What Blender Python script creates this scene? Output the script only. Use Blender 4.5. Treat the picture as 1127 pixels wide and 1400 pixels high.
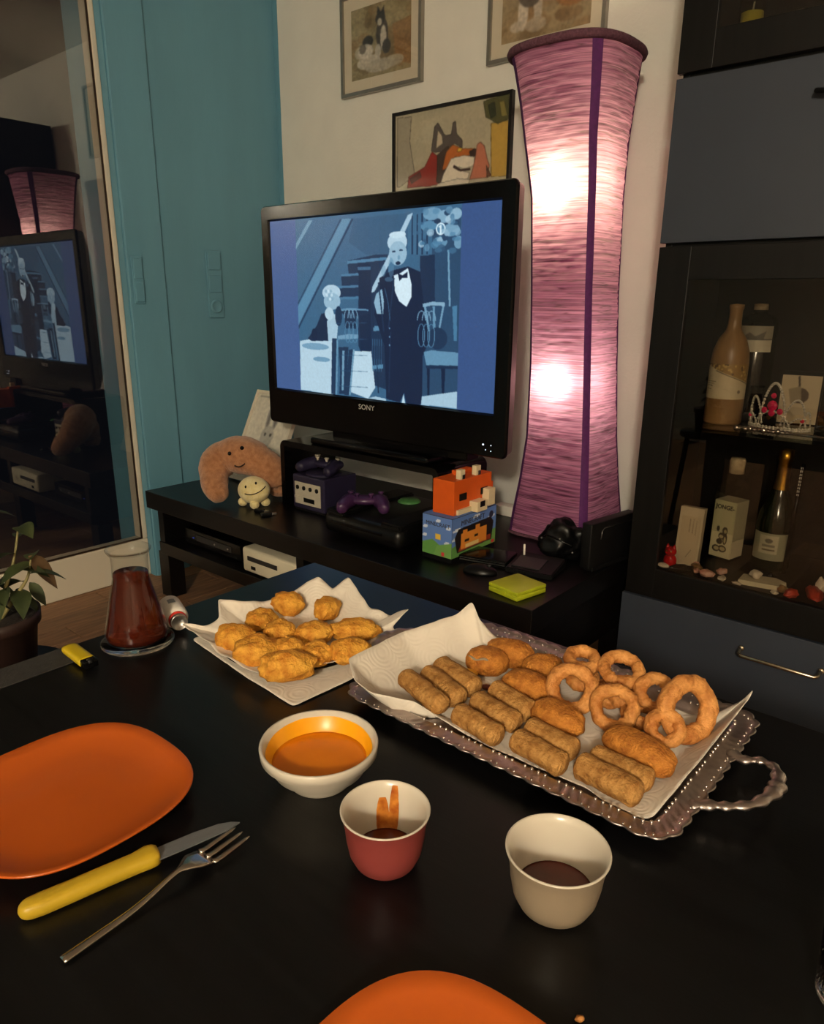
import bpy, bmesh, math, random
import numpy as np
from mathutils import Vector, Matrix, noise

for o in list(bpy.data.objects):
    bpy.data.objects.remove(o)
scene = bpy.context.scene
COL = scene.collection
R = math.radians
random.seed(4)

# ------------------------------------------------------------------ camera
YAW, PITCH, ROLL = R(-40.26), R(17.1), R(.51)
cam_d = bpy.data.cameras.new('camera')
cam_d.sensor_fit = 'HORIZONTAL'
cam_d.sensor_width = 36.0
cam_d.lens = 36.0 * 1000.0 / 1127.0
cam_d.shift_y = 20.0 / 1127.0
cam_d.clip_start = .02
cam = bpy.data.objects.new('camera', cam_d)
COL.objects.link(cam)
fw = Vector((math.sin(YAW) * math.cos(PITCH), math.cos(YAW) * math.cos(PITCH), -math.sin(PITCH)))
rt = Vector((math.cos(YAW), -math.sin(YAW), 0))
up = rt.cross(fw)
r2 = math.cos(ROLL) * rt + math.sin(ROLL) * up
u2 = -math.sin(ROLL) * rt + math.cos(ROLL) * up
mw = Matrix((r2, u2, -fw)).transposed().to_4x4()
mw.translation = (0, 0, 1.27)
cam.matrix_world = mw
scene.camera = cam

# ------------------------------------------------------------------ world, lights, exposure
w = bpy.data.worlds.new('night')
scene.world = w
w.use_nodes = True
w.node_tree.nodes['Background'].inputs[0].default_value = (.012, .013, .018, 1)
w.node_tree.nodes['Background'].inputs[1].default_value = .25
scene.view_settings.view_transform = 'Standard'
scene.view_settings.look = 'None'
scene.view_settings.gamma = 1
scene.view_settings.use_curve_mapping = False
scene.view_settings.exposure = 0.0


CEIL_POS = (1.3, -2.55, 2.5)
cl_d = bpy.data.lights.new('ceiling_lamp_light', 'POINT')
cl_d.energy = 335.0
cl_d.color = (1.0, .89, .69)
cl_d.shadow_soft_size = .13
cl_o = bpy.data.objects.new('ceiling_lamp_light', cl_d)
COL.objects.link(cl_o)
cl_o.location = (CEIL_POS[0], CEIL_POS[1], 2.46)


# ------------------------------------------------------------------ material helpers
def lin(c):
    return tuple(((v / 255) / 12.92 if v / 255 <= .04045 else ((v / 255 + .055) / 1.055) ** 2.4) for v in c[:3])


def mat(name, rgb, rough=.5, metal=0, var=.12, scale=30, bump=0, bscale=None, spec=.5, trans=0, ior=1.45,
        emit=None, estr=0, stretch=(1, 1, 1), rgb2=None, sheen=0, coat=0, detail=4):
    m = bpy.data.materials.new(name)
    m.use_nodes = True
    nt = m.node_tree
    b = nt.nodes['Principled BSDF']
    tc = nt.nodes.new('ShaderNodeTexCoord')
    mp = nt.nodes.new('ShaderNodeMapping')
    mp.inputs['Scale'].default_value = stretch
    nt.links.new(tc.outputs['Object'], mp.inputs[0])
    n = nt.nodes.new('ShaderNodeTexNoise')
    n.inputs['Scale'].default_value = scale
    n.inputs['Detail'].default_value = detail
    nt.links.new(mp.outputs[0], n.inputs['Vector'])
    cr = nt.nodes.new('ShaderNodeValToRGB')
    a = lin(rgb)
    if rgb2 is None:
        c0 = tuple(v * (1 - var) for v in a)
        c1 = tuple(min(1, v * (1 + var)) for v in a)
    else:
        c0, c1 = a, lin(rgb2)
    cr.color_ramp.elements[0].position = .32
    cr.color_ramp.elements[1].position = .68
    cr.color_ramp.elements[0].color = (*c0, 1)
    cr.color_ramp.elements[1].color = (*c1, 1)
    nt.links.new(n.outputs['Fac'], cr.inputs[0])
    nt.links.new(cr.outputs[0], b.inputs['Base Color'])
    b.inputs['Roughness'].default_value = rough
    b.inputs['Metallic'].default_value = metal
    b.inputs['Specular IOR Level'].default_value = spec
    b.inputs['Transmission Weight'].default_value = trans
    b.inputs['IOR'].default_value = ior
    b.inputs['Sheen Weight'].default_value = sheen
    b.inputs['Coat Weight'].default_value = coat
    if emit:
        b.inputs['Emission Color'].default_value = (*lin(emit), 1)
        b.inputs['Emission Strength'].default_value = estr
    if bump:
        n2 = nt.nodes.new('ShaderNodeTexNoise')
        n2.inputs['Scale'].default_value = bscale or scale * 3
        n2.inputs['Detail'].default_value = 5
        nt.links.new(mp.outputs[0], n2.inputs['Vector'])
        bp = nt.nodes.new('ShaderNodeBump')
        bp.inputs['Strength'].default_value = bump
        bp.inputs['Distance'].default_value = .004
        nt.links.new(n2.outputs['Fac'], bp.inputs['Height'])
        nt.links.new(bp.outputs[0], b.inputs['Normal'])
    return m


def thin_glass(name, ior, tint=(1, 1, 1), rough=.0):
    m = bpy.data.materials.new(name)
    m.use_nodes = True
    nt = m.node_tree
    nt.nodes.remove(nt.nodes['Principled BSDF'])
    out = nt.nodes['Material Output']
    t = nt.nodes.new('ShaderNodeBsdfTransparent')
    t.inputs[0].default_value = (*tint, 1)
    g = nt.nodes.new('ShaderNodeBsdfGlossy')
    g.inputs['Roughness'].default_value = rough
    f = nt.nodes.new('ShaderNodeFresnel')
    ge = nt.nodes.new('ShaderNodeNewGeometry')          # same reflectance on both sides of the pane
    e1 = nt.nodes.new('ShaderNodeMath')
    e1.operation = 'MULTIPLY_ADD'
    e1.inputs[1].default_value = -2
    e1.inputs[2].default_value = 1
    e2 = nt.nodes.new('ShaderNodeMath')
    e2.operation = 'POWER'
    e2.inputs[0].default_value = ior
    nt.links.new(ge.outputs['Backfacing'], e1.inputs[0])
    nt.links.new(e1.outputs[0], e2.inputs[1])
    nt.links.new(e2.outputs[0], f.inputs[0])
    mx = nt.nodes.new('ShaderNodeMixShader')
    nt.links.new(f.outputs[0], mx.inputs[0])
    nt.links.new(t.outputs[0], mx.inputs[1])
    nt.links.new(g.outputs[0], mx.inputs[2])
    nt.links.new(mx.outputs[0], out.inputs[0])
    return m


def print_mat(name, rough=.6, emit=0):
    """flat print: colour comes from the mesh colour attribute"""
    m = bpy.data.materials.new(name)
    m.use_nodes = True
    nt = m.node_tree
    b = nt.nodes['Principled BSDF']
    a = nt.nodes.new('ShaderNodeVertexColor')
    a.layer_name = 'Col'
    b.inputs['Roughness'].default_value = rough
    if emit:
        b.inputs['Base Color'].default_value = (.01, .01, .012, 1)
        b.inputs['Specular IOR Level'].default_value = .3
        nt.links.new(a.outputs[0], b.inputs['Emission Color'])
        b.inputs['Emission Strength'].default_value = emit
    else:
        nt.links.new(a.outputs[0], b.inputs['Base Color'])
    return m


# ------------------------------------------------------------------ object helpers
def tag(o, label, cat, group=None):
    o['label'] = label
    o['category'] = cat
    if group:
        o['group'] = group
    return o


def struct(o):
    o['kind'] = 'structure'
    return o


def thing(name, label, cat, loc=(0, 0, 0), rz=0, group=None):
    o = bpy.data.objects.new(name, None)
    o.empty_display_size = .05
    COL.objects.link(o)
    o.location = loc
    o.rotation_euler = (0, 0, rz)
    return tag(o, label, cat, group)


def link(name, me, m=None, parent=None, loc=(0, 0, 0), rot=(0, 0, 0)):
    o = bpy.data.objects.new(name, me)
    COL.objects.link(o)
    if m is not None and not me.materials:
        me.materials.append(m)
    o.parent = parent
    o.location = loc
    o.rotation_euler = rot
    return o


def mesh(name, v, f, m, parent=None, loc=(0, 0, 0), rot=(0, 0, 0), smooth=False):
    me = bpy.data.meshes.new(name)
    me.from_pydata([tuple(map(float, p)) for p in v], [], [tuple(map(int, q)) for q in f])
    if smooth:
        me.polygons.foreach_set('use_smooth', [True] * len(me.polygons))
    me.update()
    return link(name, me, m, parent, loc, rot)


def bm_obj(name, bm, m, parent=None, loc=(0, 0, 0), rot=(0, 0, 0), smooth=False):
    me = bpy.data.meshes.new(name)
    bmesh.ops.recalc_face_normals(bm, faces=bm.faces)
    bm.to_mesh(me)
    bm.free()
    if smooth:
        me.polygons.foreach_set('use_smooth', [True] * len(me.polygons))
    return link(name, me, m, parent, loc, rot)


def add_box(bm, lo, hi, mtx=None):
    vs = [bm.verts.new((x, y, z)) for x in (lo[0], hi[0]) for y in (lo[1], hi[1]) for z in (lo[2], hi[2])]
    if mtx:
        for v in vs:
            v.co = mtx @ v.co
    fs = [bm.faces.new([vs[i] for i in q]) for q in ((0, 1, 3, 2), (4, 6, 7, 5), (0, 4, 5, 1), (2, 3, 7, 6), (0, 2, 6, 4), (1, 5, 7, 3))]
    return vs, fs


def box(name, lo, hi, m, parent=None, bev=.002, seg=2, loc=(0, 0, 0), rot=(0, 0, 0)):
    bm = bmesh.new()
    add_box(bm, lo, hi)
    if bev:
        bmesh.ops.bevel(bm, geom=list(bm.edges), offset=bev, segments=seg, affect='EDGES', profile=.5)
    o = bm_obj(name, bm, m, parent, loc, rot, smooth=False)
    if bev and seg > 2:
        o.data.polygons.foreach_set('use_smooth', [True] * len(o.data.polygons))
    return o


def lathe(name, prof, m, parent=None, seg=56, loc=(0, 0, 0), rot=(0, 0, 0), smooth=True):
    v, f = [], []
    n = len(prof)
    for i in range(seg):
        a = 2 * math.pi * i / seg
        for r, z in prof:
            v.append((r * math.cos(a), r * math.sin(a), z))
    for i in range(seg):
        j = (i + 1) % seg
        for k in range(n - 1):
            f.append((i * n + k, j * n + k, j * n + k + 1, i * n + k + 1))
    o = mesh(name, v, f, m, parent, loc, rot, smooth)
    bm = bmesh.new()
    bm.from_mesh(o.data)
    bmesh.ops.remove_doubles(bm, verts=bm.verts, dist=1e-6)
    bmesh.ops.recalc_face_normals(bm, faces=bm.faces)
    bm.to_mesh(o.data)
    bm.free()
    return o


def tube_geo(pts, rad, seg=10, closed=False, flat=1.0, upv=(0, 0, 1)):
    pts = [Vector(p) for p in pts]
    n = len(pts)
    if not hasattr(rad, '__len__'):
        rad = [rad] * n
    v, f = [], []
    for i, p in enumerate(pts):
        if closed:
            d = pts[(i + 1) % n] - pts[i - 1]
        else:
            d = pts[min(i + 1, n - 1)] - pts[max(i - 1, 0)]
        d.normalize()
        u = Vector(upv)
        if abs(d.dot(u)) > .95:
            u = Vector((1, 0, 0)) if abs(d.x) < .9 else Vector((0, 1, 0))
        s = d.cross(u).normalized()
        t = s.cross(d).normalized()
        for k in range(seg):
            a = 2 * math.pi * k / seg
            v.append(p + rad[i] * (math.cos(a) * s + flat * math.sin(a) * t))
    m = n if closed else n - 1
    for i in range(m):
        j = (i + 1) % n
        for k in range(seg):
            l = (k + 1) % seg
            f.append((i * seg + k, i * seg + l, j * seg + l, j * seg + k))
    if not closed:
        f.append(tuple(range(seg))[::-1])
        f.append(tuple(range((n - 1) * seg, n * seg)))
    return v, f


def tube(name, pts, rad, m, parent=None, seg=10, closed=False, loc=(0, 0, 0), rot=(0, 0, 0), flat=1.0, upv=(0, 0, 1)):
    v, f = tube_geo(pts, rad, seg, closed, flat, upv)
    return mesh(name, v, f, m, parent, loc, rot, True)


def join_geo(geos):
    V, F = [], []
    for v, f in geos:
        b = len(V)
        V += list(v)
        F += [tuple(i + b for i in q) for q in f]
    return V, F


def spline(pts, n):
    """Catmull-Rom resample"""
    P = [Vector(p) for p in pts]
    out = []
    for i in range(n):
        t = i / (n - 1) * (len(P) - 1)
        k = min(int(t), len(P) - 2)
        u = t - k
        p0, p1, p2, p3 = P[max(k - 1, 0)], P[k], P[k + 1], P[min(k + 2, len(P) - 1)]
        out.append(.5 * ((2 * p1) + (p2 - p0) * u + (2 * p0 - 5 * p1 + 4 * p2 - p3) * u * u + (3 * p1 - p0 - 3 * p2 + p3) * u ** 3))
    return out


def ico(sub):
    bm = bmesh.new()
    bmesh.ops.create_icosphere(bm, subdivisions=sub, radius=1)
    v = [x.co.copy() for x in bm.verts]
    f = [[q.index for q in x.verts] for x in bm.faces]
    bm.free()
    return v, f


ICO = {k: ico(k) for k in (2, 3, 4)}


def sphere_geo(c, r, sub=2):
    c = Vector(c)
    rr = Vector(r) if hasattr(r, '__len__') else Vector((r, r, r))
    return [c + Vector((p.x * rr.x, p.y * rr.y, p.z * rr.z)) for p in ICO[sub][0]], ICO[sub][1]


def blob(name, half, m, parent=None, loc=(0, 0, 0), rot=(0, 0, 0), seed=0, lump=.18, fine=.04, sub=4, ffreq=9, flat=.0, sq=1.0, mid=0.0):
    v0, f = ICO[sub]
    off = Vector((seed * 7.31, seed * 3.17, seed * 1.73))
    v = []
    for p in v0:
        if mid:
            m_ = mid * noise.noise(p * 3.0 + off)
        else:
            m_ = 0
        if sq != 1.0:
            p = Vector([math.copysign(abs(c) ** sq, c) for c in p])
        d = 1 + m_ + lump * noise.noise(p * 1.5 + off) * 1.6 + lump * .5 * noise.noise(p * 3.2 + off) + fine * noise.noise(p * ffreq + off) + fine * .6 * noise.noise(p * ffreq * 2.2 + off)
        q = Vector((p.x * half[0], p.y * half[1], p.z * half[2])) * d
        if flat and q.z < -half[2] * flat:
            q.z = -half[2] * flat
        v.append(q)
    return mesh(name, v, f, m, parent, loc, rot, True)


def text(name, body, size, m, parent, loc, rot, ext=.0003, align='CENTER', sx=1.0, bold=0.0):
    c = bpy.data.curves.new(name, 'FONT')
    c.body = body
    c.size = size
    c.extrude = ext
    c.align_x = align
    c.align_y = 'CENTER'
    c.resolution_u = 3
    c.offset = bold
    o = bpy.data.objects.new(name, c)
    COL.objects.link(o)
    bpy.context.view_layer.update()
    me = bpy.data.meshes.new_from_object(o.evaluated_get(bpy.context.evaluated_depsgraph_get()))
    me.name = name
    bpy.data.objects.remove(o)
    me.materials.clear()
    t = link(name, me, m, parent, loc, rot)
    t.scale = (sx, 1, 1)
    return t


# ------------------------------------------------------------------ flat prints painted into mesh colours
class Canvas:
    def __init__(s, w, h, bg):
        s.w, s.h = w, h
        s.a = np.ones((h, w, 3)) * np.array(bg, float)
        s.U, s.V = np.meshgrid((np.arange(w) + .5) / w, (np.arange(h) + .5) / h)

    def poly(s, pts, col, al=1.0):
        ins = np.zeros((s.h, s.w), bool)
        n = len(pts)
        for i in range(n):
            x1, y1 = pts[i]
            x2, y2 = pts[(i + 1) % n]
            if y1 == y2:
                continue
            c = ((y1 > s.V) != (y2 > s.V)) & (s.U < (x2 - x1) * (s.V - y1) / (y2 - y1) + x1)
            ins ^= c
        s.a[ins] = s.a[ins] * (1 - al) + np.array(col, float) * al

    def ell(s, c, rx, ry, col, al=1.0):
        ins = ((s.U - c[0]) / rx) ** 2 + ((s.V - c[1]) / ry) ** 2 < 1
        s.a[ins] = s.a[ins] * (1 - al) + np.array(col, float) * al

    def rect(s, x0, y0, x1, y1, col, al=1.0):
        s.poly([(x0, y0), (x1, y0), (x1, y1), (x0, y1)], col, al)

    def line(s, p, q, wd, col, al=1.0):
        dx, dy = q[0] - p[0], q[1] - p[1]
        l = math.hypot(dx, dy) or 1e-6
        nx, ny = -dy / l * wd / 2, dx / l * wd / 2
        s.poly([(p[0] + nx, p[1] + ny), (q[0] + nx, q[1] + ny), (q[0] - nx, q[1] - ny), (p[0] - nx, p[1] - ny)], col, al)

    def blur(s, k=1):
        for _ in range(k):
            p = np.pad(s.a, ((1, 1), (1, 1), (0, 0)), mode='edge')
            s.a = (p[:-2, 1:-1] + p[2:, 1:-1] + p[1:-1, :-2] + p[1:-1, 2:] + 2 * p[1:-1, 1:-1]) / 6

    def grain(s, amp, seed=0):
        rs = np.random.RandomState(seed)
        g = rs.rand(s.h + 8, s.w + 8)
        for _ in range(3):
            g = (g + np.roll(g, 1, 0) + np.roll(g, 1, 1) + np.roll(g, -1, 0) + np.roll(g, -1, 1)) / 5
        g = (g - g.mean()) / (g.std() * 4) + .5
        s.a *= (1 + amp * (g[:s.h, :s.w] - .5))[..., None]


def print_mesh(name, cv, wd, ht, m, parent=None, loc=(0, 0, 0), rot=(0, 0, 0), wrap=None):
    """sheet in local x-z facing -y, origin at its lower left; wrap=(radius, start angle) bends it round z"""
    W, H = cv.w, cv.h
    xs = np.linspace(0, wd, W)
    zs = np.linspace(ht, 0, H)
    X, Z = np.meshgrid(xs, zs)
    Y = np.zeros_like(X)
    if wrap:
        r, a0 = wrap
        A = a0 + X / r
        X, Y = r * np.cos(A), r * np.sin(A)
    co = np.stack([X, Y, Z], -1).reshape(-1, 3)
    idx = np.arange(W * H).reshape(H, W)
    q = np.stack([idx[:-1, :-1], idx[1:, :-1], idx[1:, 1:], idx[:-1, 1:]], -1).reshape(-1, 4)
    me = bpy.data.meshes.new(name)
    me.vertices.add(len(co))
    me.vertices.foreach_set('co', co.ravel())
    me.loops.add(q.size)
    me.loops.foreach_set('vertex_index', q.ravel())
    me.polygons.add(len(q))
    me.polygons.foreach_set('loop_start', np.arange(0, q.size, 4))
    me.polygons.foreach_set('use_smooth', [True] * len(q))
    me.update()
    c = np.clip(cv.a / 255, 0, 1)
    c = np.where(c <= .04045, c / 12.92, ((c + .055) / 1.055) ** 2.4).reshape(-1, 3)
    at = me.color_attributes.new('Col', 'FLOAT_COLOR', 'POINT')
    at.data.foreach_set('color', np.concatenate([c, np.ones((len(c), 1))], 1).ravel())
    return link(name, me, m, parent, loc, rot)

# ------------------------------------------------------------------ materials
M = {}
M['white_wall'] = mat('white_plaster', (224, 222, 212), .85, bump=.35, bscale=90, var=.03, scale=6)
M['teal_wall'] = mat('teal_paint', (98, 150, 172), .55, bump=.12, bscale=60, var=.06, scale=5, stretch=(1, 1, .25))
M['ceil'] = mat('ceiling_paint', (215, 210, 200), .9, var=.02)
M['far_wall'] = mat('far_wall_paint', (196, 188, 174), .9, var=.03)
M['frame_white'] = mat('white_upvc', (214, 205, 186), .4, var=.03, scale=4)
M['gasket'] = mat('brown_gasket', (50, 34, 22), .5)
M['blackwood'] = mat('black_brown_veneer', (10, 9, 10), .34, var=.35, scale=14, stretch=(.25, 4, 4), bump=.03, bscale=70, spec=.32)
M['blackwood2'] = mat('black_brown_panel', (11, 10, 9), .44, var=.35, scale=14, stretch=(4, 4, .25), bump=.03, bscale=70, spec=.28)
M['table'] = mat('black_table_veneer', (9, 9, 10), .30, var=.4, scale=16, stretch=(.2, 5, 5), bump=.035, bscale=80, spec=.42)
M['blue_panel'] = mat('slate_blue_lacquer', (47, 53, 64), .5, var=.05, scale=5, bump=.03, bscale=60)
M['black_gloss'] = mat('glossy_black_plastic', (7, 7, 8), .16, var=.1, spec=.25)
M['black_matt'] = mat('matt_black_plastic', (9, 9, 10), .5, var=.2, spec=.3, bump=.05, bscale=200)
M['black_soft'] = mat('black_rubber', (9, 9, 10), .34, var=.2, spec=.35)
M['dark_grey'] = mat('dark_grey_plastic', (38, 37, 38), .45, var=.1)
M['silver'] = mat('brushed_silver', (176, 172, 168), .3, metal=1, var=.08, stretch=(1, 8, 1))
M['tv_side'] = mat('grey_tv_side', (120, 112, 110), .42, metal=.6, var=.06)
M['steel'] = mat('polished_steel', (190, 182, 172), .2, metal=1, var=.05)
M['nickel'] = mat('satin_nickel', (196, 184, 160), .26, metal=1, var=.05)
M['tray_silver'] = mat('embossed_silver', (172, 160, 156), .36, metal=1, var=.1, scale=60, bump=.1, bscale=220)
M['bead'] = mat('silver_bead', (222, 212, 206), .14, metal=1, var=.05)
M['paper'] = mat('kitchen_paper', (214, 204, 190), .95, var=.03, scale=20)
M['nug'] = mat('nugget_crumb', (184, 112, 28), .7, rgb2=(230, 170, 66), scale=55, bump=.9, bscale=240, spec=.35)
M['stick'] = mat('stick_crumb', (138, 88, 36), .75, rgb2=(196, 146, 82), scale=75, bump=.9, bscale=300, spec=.3)
M['popper'] = mat('popper_crumb', (150, 86, 26), .66, rgb2=(200, 130, 52), scale=80, bump=.9, bscale=300, spec=.35)
M['ring'] = mat('onion_batter', (164, 96, 38), .62, rgb2=(214, 150, 82), scale=60, bump=.8, bscale=190, spec=.4)
M['cheese'] = mat('melted_cheese', (226, 160, 56), .4)
M['chili'] = mat('dark_pepper', (70, 24, 14), .3)
M['orange_plate'] = mat('orange_glaze', (176, 80, 20), .25, var=.05, scale=4, coat=.3)
M['porcelain'] = mat('white_porcelain', (198, 188, 172), .22, var=.02, scale=6)
M['red_glaze'] = mat('terracotta_red_glaze', (128, 56, 52), .3, var=.06, scale=6)
M['cream_glaze'] = mat('cream_glaze', (138, 122, 102), .3, var=.03, scale=6)
M['sauce_orange'] = mat('orange_sauce', (206, 112, 10), .22, rgb2=(216, 124, 18), scale=8)
M['sauce_film'] = mat('yellow_sauce_film', (232, 156, 12), .3, var=.06, scale=14)
M['sauce_red'] = mat('red_brown_sauce', (82, 22, 8), .12, var=.2)
M['sauce_smear'] = mat('brown_sauce_smear', (150, 66, 14), .3, rgb2=(206, 130, 52), scale=90)
M['yellow_handle'] = mat('yellow_plastic', (178, 146, 34), .42, var=.04, bump=.05, bscale=200)
M['blade'] = mat('blade_steel', (128, 130, 134), .42, metal=.6, var=.05, stretch=(1, 6, 1))
M['yellow_lighter'] = mat('yellow_lighter_plastic', (190, 164, 24), .3, var=.05)
M['glass'] = mat('clear_glass', (250, 252, 250), .02, trans=1, ior=1.45, var=0)
M['flask_glass'] = thin_glass('flask_glass', 1.45, (.96, .97, .96))
M['tea'] = mat('red_tea', (100, 38, 22), .06, trans=.6, ior=1.2, var=.08, scale=14)
M['door_glass'] = thin_glass('night_door_glass', 2.25)
M['cab_glass'] = thin_glass('cabinet_glass', 1.55, (.82, .80, .77))
M['pic_glass'] = thin_glass('picture_glass', 1.4)
M['shelf_glass'] = thin_glass('shelf_glass', 1.6, (.86, .93, .9))
M['soil'] = mat('potting_soil', (32, 22, 16), .95, var=.5, scale=120, bump=.8, bscale=200)
M['pot'] = mat('dark_brown_pot', (40, 24, 20), .55, var=.15)
M['leaf'] = mat('dull_green_leaf', (38, 48, 24), .55, rgb2=(58, 66, 34), scale=25)
M['leaf_dry'] = mat('brown_dry_leaf', (82, 60, 36), .65, rgb2=(104, 78, 48), scale=25)
M['stem'] = mat('pale_stem', (120, 110, 66), .6, var=.2)
M['white_plastic'] = mat('white_plastic', (226, 220, 208), .4, var=.03)
M['ivory_console'] = mat('ivory_console_shell', (214, 206, 182), .42, var=.03)
M['red_plastic'] = mat('red_plastic', (196, 48, 34), .35)
M['indigo'] = mat('indigo_plastic', (37, 33, 58), .4, var=.08)
M['purple'] = mat('translucent_purple_plastic', (62, 34, 72), .3, var=.1)
M['grey_panel'] = mat('light_grey_plastic', (186, 178, 160), .4, var=.04)
M['green_badge'] = mat('green_badge', (74, 128, 70), .4)
M['toy_orange'] = mat('orange_toy_plastic', (214, 88, 20), .45, var=.04)
M['toy_cream'] = mat('cream_toy_plastic', (222, 206, 168), .5, var=.04)
M['lime'] = mat('lime_translucent_plastic', (176, 184, 34), .35, var=.05)
M['tan_plush'] = mat('tan_plush', (156, 102, 66), 1, rgb2=(186, 132, 92), scale=60, bump=.9, bscale=260, sheen=.4)
M['cream_plush'] = mat('cream_plush', (224, 204, 140), 1, rgb2=(236, 222, 170), scale=60, bump=.6, bscale=260, sheen=.3)
M['thread'] = mat('dark_thread', (46, 26, 18), .8)
M['frame_silver'] = mat('silver_picture_frame', (150, 146, 138), .35, metal=.7, var=.06)
M['frame_black'] = mat('black_picture_frame', (20, 14, 12), .4)
M['passe'] = mat('cream_passepartout', (206, 196, 174), .9, var=.02)
M['print'] = print_mat('printed_paper', .55)
M['purple_strap'] = mat('dark_purple_ribbon', (84, 30, 92), .8, var=.15, scale=80)
M['lamp_rim'] = mat('plum_rim_cord', (96, 60, 74), .9, var=.3, scale=120, bump=.6, bscale=300)
M['stoneware'] = mat('ochre_stoneware', (132, 98, 58), .35, rgb2=(156, 122, 80), scale=10)
M['green_bottle'] = mat('dark_green_bottle', (20, 26, 12), .12, var=.2)
M['dark_bottle'] = mat('black_bottle_glass', (14, 12, 10), .12, var=.2)
M['clear_bottle'] = thin_glass('clear_bottle_glass', 1.5, (.9, .93, .9))
M['gold'] = mat('gold_foil', (206, 158, 62), .3, metal=1, var=.12, scale=60)
M['gem'] = mat('pink_gem', (214, 24, 84), .08, var=.1, spec=.8)
M['red_glass'] = mat('red_glazed_figurine', (190, 18, 22), .12, var=.25, scale=20)
M['tiara_silver'] = mat('glittering_tiara_silver', (226, 220, 206), .22, metal=.45, var=.12, scale=300)
M['cork'] = mat('pale_cork', (196, 176, 140), .8, var=.15, scale=80)
M['label_paper'] = mat('cream_label', (208, 196, 166), .8, var=.03)
M['beige_card'] = mat('beige_card', (206, 190, 160), .85, var=.04)
M['grey_mat'] = mat('dark_grey_felt', (44, 42, 40), .8, var=.2, scale=80, bump=.3, bscale=200)
M['ink'] = mat('black_ink', (22, 20, 18), .7)
M['off_white_text'] = mat('pale_grey_lettering', (190, 188, 184), .4)
M['mid_grey_text'] = mat('charcoal_lettering', (52, 46, 44), .6)
M['candle'] = mat('yellow_candle_wax', (214, 190, 70), .5, var=.05)
M['shell_a'] = mat('pink_shell', (196, 128, 108), .45, rgb2=(220, 180, 160), scale=40)
M['shell_b'] = mat('pale_shell', (214, 200, 178), .5, var=.12, scale=40)
M['shell_c'] = mat('red_coral_trinket', (180, 60, 40), .4, var=.2, scale=60)
M['led'] = mat('white_led', (220, 230, 255), .4, emit=(210, 225, 255), estr=2)
M['led_blue'] = mat('blue_led', (40, 60, 160), .4, emit=(60, 80, 190), estr=.25)
M['bulb'] = mat('warm_bulb', (255, 240, 210), .4, emit=(255, 226, 180), estr=6)
M['opal'] = mat('opal_lamp_glass', (240, 232, 215), .5, var=.02)

# kitchen paper gets its quilted ring embossing
nt = M['paper'].node_tree
tcn = nt.nodes.new('ShaderNodeTexCoord')
vo = nt.nodes.new('ShaderNodeTexVoronoi')
vo.inputs['Scale'].default_value = 26
wv = nt.nodes.new('ShaderNodeMath')
wv.operation = 'SINE'
ml = nt.nodes.new('ShaderNodeMath')
ml.operation = 'MULTIPLY'
ml.inputs[1].default_value = 42
bpn = nt.nodes.new('ShaderNodeBump')
bpn.inputs['Strength'].default_value = .16
bpn.inputs['Distance'].default_value = .001
nt.links.new(tcn.outputs['Object'], vo.inputs['Vector'])
nt.links.new(vo.outputs['Distance'], ml.inputs[0])
nt.links.new(ml.outputs[0], wv.inputs[0])
nt.links.new(wv.outputs[0], bpn.inputs['Height'])
nt.links.new(bpn.outputs[0], nt.nodes['Principled BSDF'].inputs['Normal'])


def planks_mat(name, a, b):
    return mat(name, a, .5, rgb2=b, scale=9, stretch=(6, .6, 1), bump=.08, bscale=60)


PLANK = [planks_mat('oak_plank', (118, 84, 58), (152, 112, 80)), planks_mat('oak_plank_light', (140, 104, 72), (168, 128, 92)),
         planks_mat('oak_plank_dark', (100, 70, 48), (136, 100, 72))]

# ------------------------------------------------------------------ the room
XL, XR, YF, YB, ZT = -3.06, 3.5, -2.9, 2.58, 2.75
floor = struct(box('floor', (XL - .3, YF - .1, -.06), (XR + .1, YB + .1, -.012), M['blackwood2'], bev=0))
pk = []
for k in range(3):
    bm = bmesh.new()
    add_box(bm, (-.0645, -.598, -.012), (.0645, .598, 0))
    bmesh.ops.bevel(bm, geom=list(bm.edges), offset=.0015, segments=1, affect='EDGES')
    me = bpy.data.meshes.new('plank')
    bm.to_mesh(me)
    bm.free()
    me.materials.append(PLANK[k])
    pk.append(me)
for i in range(50):
    x = -3.14 + i * .131
    y = YF - .35 + (i * .47) % 1.2
    while y - .6 < YB:
        a_, b_ = max(y - .6, YF), min(y + .6, YB)
        if b_ - a_ > .02:
            o = link('plank', pk[(i * 7 + int(y * 10)) % 3], None, floor, (x, (a_ + b_) / 2, 0))
            o.scale.y = (b_ - a_) / 1.2
        y += 1.2
struct(box('ceiling', (XL - .3, YF - .1, ZT), (XR + .1, YB + .1, ZT + .1), M['ceil'], bev=0))
struct(box('wall_back', (XL - .3, YB, 0), (XR + .1, YB + .1, ZT), M['white_wall'], bev=0))
struct(box('wall_right', (XR, YF, 0), (XR + .1, YB, ZT), M['far_wall'], bev=0))
struct(box('wall_front', (XL - .3, YF - .1, 0), (XR + .1, YF, ZT), M['far_wall'], bev=0))
bm = bmesh.new()
WY0, WY1, WZ = -.95, 1.715, 2.66
add_box(bm, (XL - .3, WY1, 0), (XL, YB, ZT))
add_box(bm, (XL - .3, YF, 0), (XL, WY0, ZT))
add_box(bm, (XL - .3, WY0, WZ), (XL, WY1, ZT))
struct(bm_obj('wall_left', bm, M['teal_wall']))
struct(box('trim_1', (XL, WY1 + .004, 0), (XL + .012, 1.895, ZT), M['teal_wall'], bev=.004))
struct(box('trim_2', (XL, YB - .003, 0), (XL + .03, YB, ZT), M['teal_wall'], bev=.0005))
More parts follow.
